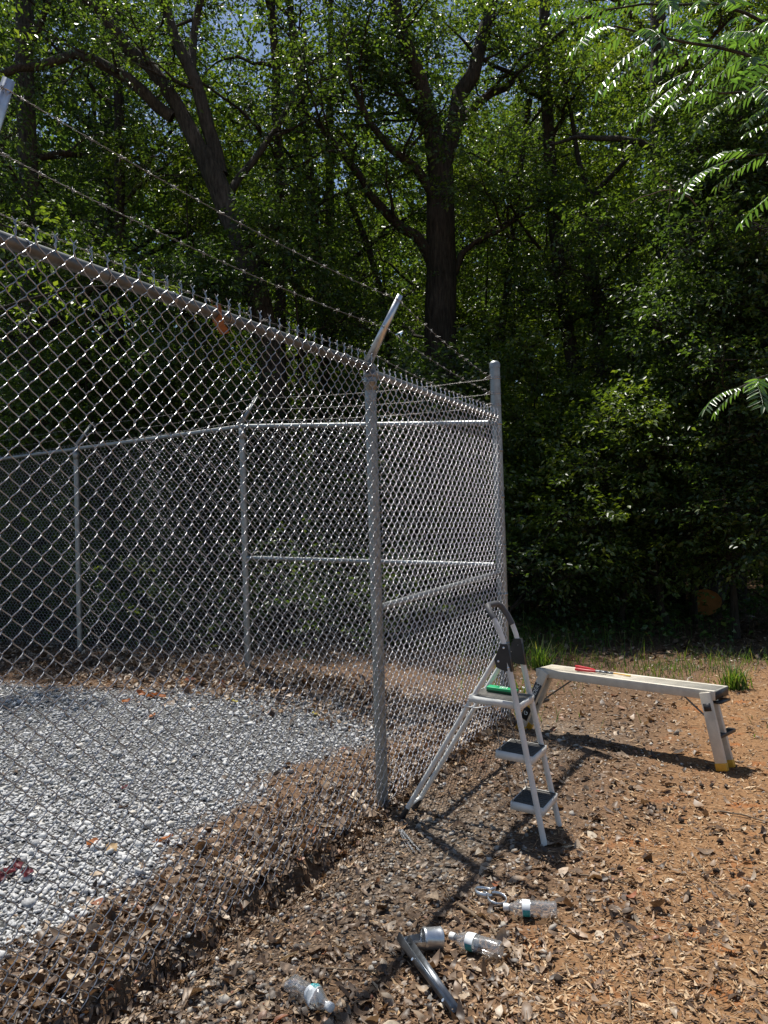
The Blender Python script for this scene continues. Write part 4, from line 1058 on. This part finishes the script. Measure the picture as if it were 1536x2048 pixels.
def capset():
    root = empty('post_cap_arm', (.09, 2.80, gz(.09, 2.80)), 0, 'loose galvanised post cap with its angled barbed wire arm', 'fence fitting')
    z0 = gz(.09, 2.80); L0 = np.array([.09, 2.80, z0])
    M_ax = unit(np.array([-.86, -.20, .10])); v = unit(np.cross([0, 0, 1.0], M_ax)); w = np.cross(M_ax, v)
    o = np.array([.162, 2.82, z0 + .044]) - L0
    mb = MB(); lathe(mb, [(.0335, .0), (.0375, .0), (.0385, .004), (.0372, .010), (.0365, .055), (.0385, .060), (.0385, .066), (.0362, .070), (.034, .072), (.0335, .066), (.0335, .0)], 28, np.stack([M_ax, v, w], 1), o)
    mb.build('cup', GALV_NEW, root, True)
    # half-open neck: lower half shell sweeping to the arm
    V = []; NS = 7; NA = 11
    for k in range(NS):
        t = k / (NS - 1); cc = o + M_ax * (.070 + .078 * t) + w * (-.006 * t); rr = .036 * (1 - .50 * t ** 1.6)
        for a in np.linspace(math.pi * 1.02, math.pi * 2.02, NA): V.append(cc + v * rr * math.cos(a) + w * rr * math.sin(a) * (1 - .2 * t))
    V2 = [p_ * 1 + w * .0035 for p_ in V]
    i = np.arange(NS - 1)[:, None] * NA; j = np.arange(NA - 1)[None]
    F = np.stack([i + j, i + j + 1, i + NA + j + 1, i + NA + j], -1).reshape(-1, 4)
    mb = MB(); mb.add(V, F[:, ::-1]); mb.add(V2, F); mb.build('neck', GALV_NEW, root, True)
    # arm: open pressed channel
    a = o + M_ax * .150 + np.array([0, 0, -.012]); b = np.array([.170, 2.432, z0 + .012]) - L0
    d = unit(b - a); s = unit(np.cross(d, [0, 0, 1.0])); u = np.cross(s, d)
    s2 = s * math.cos(.5) + u * math.sin(.5); u2 = np.cross(s2, d)
    mb = MB(); pr0 = [(-.024, .020), (-.021, -.004), (-.010, -.014), (.010, -.014), (.021, -.004), (.024, .020)]; pr1 = [(x * .72, y * .62) for x, y in pr0]
    V = []
    for P, pr in ((a, pr0), (b, pr1)):
        V += [P + s2 * x + u2 * y + np.array([0, 0, .012]) for x, y in pr]; V += [P + s2 * x * .88 + u2 * (y + .003) + np.array([0, 0, .012]) for x, y in pr]
    F = []
    for k in range(5):
        F += [[k + 1, k, 12 + k, 13 + k], [6 + k, 7 + k, 19 + k, 18 + k], [k, k + 1, 7 + k, 6 + k], [13 + k, 12 + k, 18 + k, 19 + k]]
    F += [[0, 6, 18, 12], [11, 5, 17, 23]]
    mb.add(V, F); ar = mb.build('arm', DARK_ZINC, root)
    for t in (.34, .90):
        q = a + (b - a) * t + s2 * .021 * (1 - .28 * t) + np.array([0, 0, .012]); mb = MB(); tube(mb, [q - s2 * .006, q + s2 * .006 + u2 * .002], .005, 8); mb.build('hook', ALU_TIE, ar)
capset()

def loose_ring(x, y, r, tilt, az, label):
    z = gz(x, y); root = empty('tension_band', (x, y, z), az, label, 'fence fitting', 'metal bands on the ground by the bottles')
    mb = MB(); n_ = 22; A = np.linspace(.35, 2 * math.pi - .15, n_); V = []
    for rr in (r, r + .0025):
        for h in (0, .020): V.append(np.stack([rr * np.cos(A), rr * np.sin(A), np.full(n_, h)], 1))
    V = np.array(V); ca, sa = math.cos(tilt), math.sin(tilt); Rt = np.array([[ca, 0, sa], [0, 1, 0], [-sa, 0, ca]])
    V = V.reshape(-1, 3) @ Rt.T + np.array([0, 0, .012 + r * abs(sa)]); i = np.arange(n_ - 1)
    q = lambda a, b: np.stack([a * n_ + i, a * n_ + i + 1, b * n_ + i + 1, b * n_ + i], 1)
    mb.add(V, np.concatenate([q(1, 0), q(2, 3), q(3, 1), q(0, 2)])); mb.build('hoop', GALV_NEW, root)
    mb = MB(); e_ = np.array([r * math.cos(.35), r * math.sin(.35), .01]) @ Rt.T + np.array([0, 0, .012 + r * abs(sa)]); box(mb, e_ + np.array([.014, .002, 0]), (.032, .003, .020)); mb.build('ear', GALV_NEW, root)
loose_ring(.365, 3.185, .040, .20, .5, 'upper of the two galvanised steel bands above the bottles')
loose_ring(.405, 3.120, .036, -.18, 2.2, 'lower of the two galvanised steel bands, nearer the right bottle')

tb = empty('tie_wires', (.065, 3.785, gz(.065, 3.785)), math.atan2(-.234, .066), 'loose bundle of bright straight tie wires below the line post', 'wire ties')
for k in range(6):
    mb = MB(); y_ = (k - 2.5) * .0065; tube(mb, [(-.13, y_ * .5, .012), (-.12, y_ * .6 + .003, .014), (.13 + .01 * (k % 3), y_ * 1.2 + rng.normal(0, .006), .008)], .0026, 6); mb.build('tie', ALU_TIE, tb, True)

def stick(pts, r, label, name='stick'):
    P = np.array([[x, y, gz(x, y) + h] for (x, y, h) in pts]); q = wig(P, r * .25, 9)
    mb = MB(); tube(mb, q, np.linspace(r, r * .55, 9) * rng.uniform(.85, 1.15, 9), 7); tag(mb.build(name, TWIG, None, True), label, 'stick', 'sticks lying on the ground')
stick([(.245, 3.12, .012), (.30, 3.02, .014), (.36, 2.92, .016), (.405, 2.80, .012)], .0085, 'knobbly brown stick lying between the two whole bottles')
stick([(.40, 2.80, .01), (.41, 2.72, .01), (.40, 2.64, .01)], .006, 'short curved stick by the base of the middle bottle')
stick([(.79, 3.34, .008), (.88, 3.30, .012), (.97, 3.24, .008)], .0042, 'pale thin straight stick right of the ladder feet')
stick([(1.36, 3.52, .008), (1.34, 3.40, .012), (1.31, 3.24, .008), (1.36, 3.08, .01)], .0045, 'long thin dark stick on bare clay at the right')
stick([(1.70, 4.06, .008), (1.78, 3.99, .012), (1.88, 3.84, .01)], .0055, 'grey stick at the right edge below the bench')
stick([(.745, 2.52, .01), (.72, 2.44, .012), (.70, 2.37, .008)], .005, 'small upright lying stick at the bottom of the clay')
stick([(-.27, 2.69, .014), (-.15, 2.675, .02), (-.035, 2.675, .014)], .004, 'thin bent twig left of the fence cap')
stick([(1.0, 2.95, .006), (1.10, 2.90, .01), (1.19, 2.86, .006)], .003, 'fine twig right of the farthest right bottle')

# spiky seed balls
sb = MB(); ico = bmesh.new(); bmesh.ops.create_icosphere(ico, subdivisions=2, radius=1)
iv = np.array([v.co[:] for v in ico.verts]); itf = np.array([[v.index for v in f.verts] for f in ico.faces]); ico.free()
spk = np.where(np.arange(len(iv)) % 2 == 0, 1.25, .78)[:, None]
sb.add(iv * spk * .0125, itf); sbm = sb.mesh('seed_ball'); sbm.materials.append(SEED)
for (u, v) in ((1275, 1690), (1240, 1742), (1282, 1620), (1262, 1582), (1330, 1622), (1308, 1618), (1362, 1640), (1404, 1578), (1424, 1576), (1452, 1576), (1440, 1684), (1432, 1745), (1465, 1752), (1515, 1704), (1376, 1800), (1502, 1812), (1495, 1790), (1116, 1966), (1380, 1860), (1222, 1580)):
    d = CR * ((u - 768) / FPX) + CU * ((1024 - v) / FPX) + fwd; s_ = -EYE / d.z; x, y = d.x * s_, d.y * s_
    o = link('seed_ball', sbm); o.location = (x, y, gz(x, y) + .012); o.rotation_euler = (rng.random() * 6, rng.random() * 6, rng.random() * 6); k_ = rng.uniform(.75, 1.15); o.scale = (k_, k_, k_)
    tag(o, 'dark spiky seed ball lying on the bare brown clay', 'seed ball', 'seed balls scattered over the clay')

# single coloured leaves that stand out on the gravel
def leaf_single(x, y, L, m, label, curl=.3, az=None, group='coloured leaves on the gravel'):
    z = gz(x, y) + .018; az = rng.random() * 6.28 if az is None else az
    n_ = 7; m2 = 5; V = []
    for i in range(n_):
        t = i / (n_ - 1); wd = L * .34 * math.sin(math.pi * min(1, t * .93 + .05)) ** .8 * (1 + .18 * math.sin(t * 16))
        for j in range(m2):
            s_ = (j / (m2 - 1) - .5) * 2; V.append(((t - .5) * L, s_ * wd, curl * L * (abs(s_) ** 1.5 * .45 + (t - .45) ** 2) + .003 * math.sin(t * 9 + j)))
    i = np.arange(n_ - 1)[:, None] * m2; j = np.arange(m2 - 1)[None]
    mb = MB(); mb.add(V, np.stack([i + j, i + j + 1, i + m2 + j + 1, i + m2 + j], -1).reshape(-1, 4)); tube(mb, [(-.5 * L, 0, curl * L * .2), (-.72 * L, .01, curl * L * .3)], .0012, 4)
    o = mb.build('fallen_leaf', m, None, True); o.location = (x, y, z); o.rotation_euler = (rng.normal(0, .2), rng.normal(0, .2), az)
    return tag(o, label, 'leaf', group)
leaf_single(-1.128, 3.832, .085, DL_ORANGE, 'bright orange curled leaf on the gravel nearest the leaf bank')
leaf_single(-1.472, 3.797, .075, DL_ORANGE, 'dull orange leaf left of the brightest one')
leaf_single(-1.357, 3.748, .075, DL_TAN, 'tan leaf between two orange ones on the gravel')
leaf_single(-1.613, 4.684, .06, DL_MAROON, 'small dark red leaf alone on the gravel')
leaf_single(-.975, 2.744, .08, DL_TAN, 'cupped pale tan leaf on top of the leaf bank', .5)
leaf_single(-1.286, 6.423, .055, DL_YELLOW, 'yellow leaf at the far middle of the gravel')
leaf_single(-.596, 6.13, .06, DL_YELLOW, 'yellow leaf on the far gravel near the line post')
leaf_single(-1.9, 6.2, .07, DL_ORANGE, 'orange brown leaf far back on the gravel')
for k in range(7):
    a = rng.random() * 6.28; rr = rng.random() ** .5
    leaf_single(-2.13 + .22 * rr * math.cos(a), 6.8 + .16 * rr * math.sin(a), .085, DL_ORANGE, 'rust leaf in the small heap far back on the gravel', .4, None, 'rust leaves heaped on the far gravel')
for k in range(7):
    a = rng.random() * 6.28; rr = rng.random() ** .5
    leaf_single(-1.72 + .11 * rr * math.cos(a), 3.45 + .12 * rr * math.sin(a), .075, DL_MAROON, 'dark maroon leaf in the clump at the left edge of the gravel', .5, None, 'maroon leaves clumped on the gravel')
# dry leaf caught on the top rail
q = PM - D1 * 1.28
lf = leaf_single(q[0], q[1], .12, DL_ORANGE, 'curled dry orange leaf caught on the top rail of the fence', .6, .3, None)
lf.location = (q[0] - N1[0] * .012, q[1] - N1[1] * .012, RZ - .03); lf.rotation_euler = (.6, 1.2, rzw)

# ------------------------------------------------------------------ loose cover of the ground
def scatter(n, y0, y1, dens, margin=.35, xk=.57):
    """points thicker near the viewer's side, kept by the density function"""
    y = y0 * (y1 / y0) ** rng.random(n); x = (rng.random(n) * 2 - 1) * (y * xk + margin)
    ok = rng.random(n) < dens(x, y); return x[ok], y[ok]

def gnormal(x, y):
    e = .02; zx = (ground_z(x + e, y) - ground_z(x - e, y)) / (2 * e); zy = (ground_z(x, y + e) - ground_z(x, y - e)) / (2 * e)
    return unit(np.stack([-zx, -zy, np.ones_like(x)], 1))

ico = bmesh.new(); bmesh.ops.create_icosphere(ico, subdivisions=1, radius=1)
sv = np.array([v.co[:] for v in ico.verts]); sf = np.array([[v.index for v in f.verts] for f in ico.faces]); ico.free()
def stones(x, y, r, mb, sink=.25, jit=.28):
    n = len(x); nv = len(sv)
    q = unit(rng.normal(0, 1, (n, 4))); a, b, c, d = q.T
    R = np.stack([np.stack([1 - 2 * (c * c + d * d), 2 * (b * c - a * d), 2 * (b * d + a * c)], -1), np.stack([2 * (b * c + a * d), 1 - 2 * (b * b + d * d), 2 * (c * d - a * b)], -1), np.stack([2 * (b * d - a * c), 2 * (c * d + a * b), 1 - 2 * (b * b + c * c)], -1)], 1)
    loc = sv[None] * (1 + rng.normal(0, jit, (n, nv, 1))) * np.stack([np.ones(n), rng.uniform(.65, 1, n), rng.uniform(.5, .9, n)], 1)[:, None]
    V = np.einsum('nij,nvj->nvi', R, loc) * r[:, None, None]; V[..., 2] *= .8
    z = ground_z(x, y) + r * (.55 - sink) * rng.uniform(.3, 1.4, n)
    V += np.stack([x, y, z], 1)[:, None]
    mb.add(V.reshape(-1, 3), (sf[None] + (np.arange(n) * nv)[:, None, None]).reshape(-1, 3))
# low poly stone: an octahedron-like 12 vertex block
ico = bmesh.new(); bmesh.ops.create_icosphere(ico, subdivisions=1, radius=1); ico.free()
x, y = scatter(165000, 2.1, 8.4, lambda x, y: np.clip(gravel_w(x, y) * 1.0 + .012 * (coords(x, y)[1] < .3), 0, 1) * .62, .5)
r = rng.lognormal(math.log(.0084), .40, len(x)); mb = MB(); stones(x, y, np.clip(r, .004, .030), mb, .02, .30)
tag(mb.build('gravel', STONE_M), 'pale crushed stone gravel spread inside the fenced enclosure', kind='stuff')
x, y = scatter(26000, 2.1, 7.0, lambda x, y: pebble_w(x, y) * .62)
r = rng.lognormal(math.log(.0105), .32, len(x)); mb = MB(); stones(x, y, np.clip(r, .005, .026), mb, .25, .18)
tag(mb.build('pebbles', PEB_M), 'dusty brown grey pebbles on the soil around the ladder', kind='stuff')

def flakes(x, y, L, W, lift, tilt, mb, cup=.25):
    n = len(x); nr = gnormal(x, y) + rng.normal(0, 1, (n, 3)) * np.asarray(tilt).reshape(-1, 1); nr = unit(nr)
    ax = rng.normal(0, 1, (n, 3)); ax = unit(ax - nr * (ax * nr).sum(1, keepdims=True)); sd = np.cross(nr, ax)
    P = np.stack([x, y, ground_z(x, y) + lift], 1); L = L[:, None]; W = W[:, None]; cu = rng.normal(0, cup, (n, 1)) * L; cu2 = rng.normal(0, cup, (n, 1)) * W
    sh = rng.uniform(-.12, .12, (n, 1)) * L
    V = np.stack([P - ax * L * .5 + nr * cu * .6, P + ax * sh + sd * W * .5 + nr * cu2, P - nr * cu * .25, P + ax * sh - sd * W * .5 + nr * cu2, P + ax * L * .5 + nr * cu * .7], 1)
    V[..., 2] = np.maximum(V[..., 2], (P[:, 2] - lift)[:, None] + .001)
    b = (np.arange(n) * 5)[:, None]
    mb.add(V.reshape(-1, 3), np.concatenate([b + np.array([[0, 2, 1]]), b + np.array([[0, 3, 2]]), b + np.array([[1, 2, 4]]), b + np.array([[2, 3, 4]])], 0))

def blades_leaf(x, y, L, W, lift, tilt, mb):
    n = len(x); nr = unit(gnormal(x, y) + rng.normal(0, 1, (n, 3)) * np.asarray(tilt).reshape(-1, 1))
    ax = rng.normal(0, 1, (n, 3)); ax = unit(ax - nr * (ax * nr).sum(1, keepdims=True)); sd = np.cross(nr, ax)
    P = np.stack([x, y, ground_z(x, y) + lift], 1); L = L[:, None]; W = W[:, None]
    c1 = rng.normal(0, .8, (n, 1)) / L; c2 = rng.normal(.25, .5, (n, 1)) / W; bend = rng.normal(0, .14, (n, 1)) * L; V = []
    for t, w in ((-.5, 0), (-.28, .72), (-.02, 1), (.24, .74), (.5, 0)):
        ctr = P + ax * t * L + nr * (c1 * (t * L) ** 2) + sd * bend * t * t * 4
        if w == 0: V.append(ctr)
        else:
            for sg in (-1, 0, 1):
                hw = sg * .5 * w * W * rng.uniform(.8, 1.2, (n, 1)); V.append(ctr + sd * hw + nr * (c2 * hw ** 2 * 1.6) + nr * rng.normal(0, .03, (n, 1)) * W)
    V = np.stack(V, 1); V[..., 2] = np.maximum(V[..., 2], (P[:, 2] - lift)[:, None] + .001)
    b = (np.arange(n) * 11)[:, None]
    T = [[0, 2, 1], [0, 3, 2], [7, 8, 10], [8, 9, 10]]; Q = [[1, 2, 5, 4], [2, 3, 6, 5], [4, 5, 8, 7], [5, 6, 9, 8]]
    base = mb.n; mb.add(V.reshape(-1, 3), np.concatenate([b + np.array([q]) for q in Q])); mb.f.append(np.concatenate([b + np.array([q]) for q in T]).astype(np.int32) + base)
def litter(x, y, L, W, lift, tilt, mb):
    big = (L > .024) & (y < 7)
    flakes(x[~big], y[~big], L[~big], W[~big], lift[~big], tilt[~big], mb); blades_leaf(x[big], y[big], L[big], W[big], lift[big], tilt[big], mb)

def leaf_dens(x, y):
    s, d, t, e = coords(x, y)
    g = gravel_w(x, y); cl = clay_w(x, y)
    base = .62 * (1 - g) * (1 - .84 * cl) * (1 - .5 * pebble_w(x, y))
    return np.clip(base + .006 * g, 0, 1) * (.5 + fbm(x * 2.5, y * 2.5))
x, y = scatter(75000, 2.0, 12.0, leaf_dens)
n = len(x); L = np.clip(rng.lognormal(math.log(.024), .55, n), .008, .09)
mb = MB(); litter(x, y, L, L * rng.uniform(.32, .62, n), .004 + .016 * rng.random(n), rng.uniform(.15, .6, n), mb)
# drift of leaves heaped along the foot of the fence
s = rng.uniform(-2.6, 2.0, 12500); d = rng.normal(-.12, .17, 12500); x = PM[0] + D1[0] * s + N1[0] * d; y = PM[1] + D1[1] * s + N1[1] * d
ok = (d < .12); x, y = x[ok], y[ok]; n = len(x); L = np.clip(rng.lognormal(math.log(.031), .45, n), .010, .09)
litter(x, y, L, L * rng.uniform(.30, .60, n), .006 + .04 * rng.random(n), rng.uniform(.3, 1.0, n), mb)
t = rng.uniform(0, 7.5, 9000); e = rng.normal(-.25, .3, 9000); x = PC[0] + D2[0] * t + N2[0] * e; y = PC[1] + D2[1] * t + N2[1] * e
n = len(x); L = np.clip(rng.lognormal(math.log(.05), .35, n), .02, .12); flakes(x, y, L, L * rng.uniform(.35, .65, n), .006 + .04 * rng.random(n), rng.uniform(.3, .9, n), mb)
tag(mb.build('leaf_litter', LITTER_M), 'dry brown fallen leaves covering the soil and heaped along the fence', kind='stuff')

def chip_dens(x, y):
    s, d, t, e = coords(x, y)
    return np.clip(.8 * (1 - gravel_w(x, y)) * (d > .05) * (.35 + .65 * clay_w(x, y)) * (.4 + fbm(x * 3.3, y * 3.3)), 0, 1)
x, y = scatter(150000, 2.0, 9.5, chip_dens)
n = len(x); L = np.clip(rng.lognormal(math.log(.0215), .5, n), .006, .075); W = L * rng.uniform(.09, .34, n)
mb = MB(); flakes(x, y, L, W, .002 + .009 * rng.random(n), rng.uniform(.1, .5, n), mb, .15)
tag(mb.build('bark_chips', CHIP_M), 'tan bark chips and leaf fragments over the orange clay', kind='stuff')
# fine twigs
x, y = scatter(2600, 2.0, 9.0, lambda x, y: (1 - gravel_w(x, y)) * .7); n = len(x); a = rng.random(n) * 6.28; L = rng.lognormal(math.log(.06), .5, n)
dx = np.cos(a) * L / 2; dy = np.sin(a) * L / 2
mb = MB(); prisms(mb, np.stack([x - dx, y - dy, ground_z(x - dx, y - dy) + .006 + .012 * rng.random(n)], 1), np.stack([x + dx, y + dy, ground_z(x + dx, y + dy) + .006 + .012 * rng.random(n)], 1), .0016, .0009)
tag(mb.build('twig_litter', CHIP_M), 'fine broken twigs strewn among the leaves', kind='stuff')

# forest floor cover
def blades(x, y, L, mb, w=.005):
    n = len(x); P = np.stack([x, y, ground_z(x, y)], 1); a = rng.random(n) * 6.28; ln = rng.uniform(.15, .7, n)
    d = np.stack([np.cos(a) * ln, np.sin(a) * ln, np.ones(n)], 1); d = unit(d); sd = np.stack([-np.sin(a), np.cos(a), np.zeros(n)], 1) * w; L = L[:, None]
    m1 = P + d * L * .55; tp = P + d * L * .9 + np.stack([np.cos(a), np.sin(a), -.35 * np.ones(n)], 1) * L * .25 * ln[:, None]
    V = np.stack([P - sd, P + sd, m1 + sd * .8, m1 - sd * .8, tp], 1); b = (np.arange(n) * 5)[:, None]
    mb.add(V.reshape(-1, 3), b + np.array([[0, 1, 2, 3]])); mb.add(V[:, 2:5].reshape(-1, 3), (np.arange(n) * 3)[:, None] + np.array([[0, 2, 1]]))
mb = MB()
for (cx, cy, sx, sy, n, L) in ((2.1, 8.6, .5, .3, 200, .10), (2.9, 8.0, .35, .22, 300, .09), (1.5, 8.9, .3, .4, 330, .16), (1.75, 9.6, .6, .4, 400, .22), (3.8, 8.4, .4, .3, 250, .12), (2.55, 7.5, .35, .2, 200, .07), (3.0, 5.6, .2, .2, 60, .05), (1.1, 7.4, .3, .6, 250, .12)):
    x = rng.normal(cx, sx, n); y = rng.normal(cy, sy, n); blades(x, y, L * rng.lognormal(0, .35, n), mb, .004)
tag(mb.build('grass', GRASS_M), 'sparse grass at the edge of the wood behind the work platform', kind='stuff')
def tuft(x, y, n, L, label):
    mb = MB(); blades(rng.normal(x, .055, n), rng.normal(y, .055, n), L * rng.lognormal(0, .3, n), mb, .006)
    o = mb.build('grass_tuft', GRASS_M); tag(o, label, 'grass tuft', 'grass tufts beside the work platform')
tuft(3.12, 7.0, 170, .20, 'bright green grass tuft just right of the work platform')
tuft(1.62, 8.2, 150, .22, 'bushy grass tuft seen beside the ladder handle')
x = rng.uniform(1.2, 8, 9000); y = rng.uniform(9.3, 14.5, 9000); ok = rng.random(9000) < np.clip(fbm(x * 1.2, y * 1.2) * 1.5 - .45, 0, 1); x, y = x[ok], y[ok]; n = len(x)
P = np.stack([x, y, ground_z(x, y) + rng.uniform(.03, .30, n)], 1); ax = rng.normal(0, 1, (n, 3)); ax[:, 2] *= .4
V, F = leaf_block(P, unit(ax), np.array([0, 0, 1.0]) + rng.normal(0, .45, (n, 3)), .075, .055); mb = MB(); mb.add(V, F); prisms(mb, P, P * np.array([1, 1, 0]) + np.stack([0 * x, 0 * x, ground_z(x, y)], 1), .0015, .0015)
tag(mb.build('ground_cover', IVY_M), 'low leafy ground cover on the forest floor behind the work platform', kind='stuff')
x, y = (rng.uniform(-9, 9, 9000), rng.uniform(8.5, 16, 9000)); n = len(x); L = np.clip(rng.lognormal(math.log(.08), .3, n), .04, .15); mb = MB(); flakes(x, y, L, L * .5, .01 + .02 * rng.random(n), rng.uniform(.2, .6, n), mb)
tag(mb.build('forest_leaf_litter', LITTER_M), 'dead leaves lying on the dim forest floor', kind='stuff')
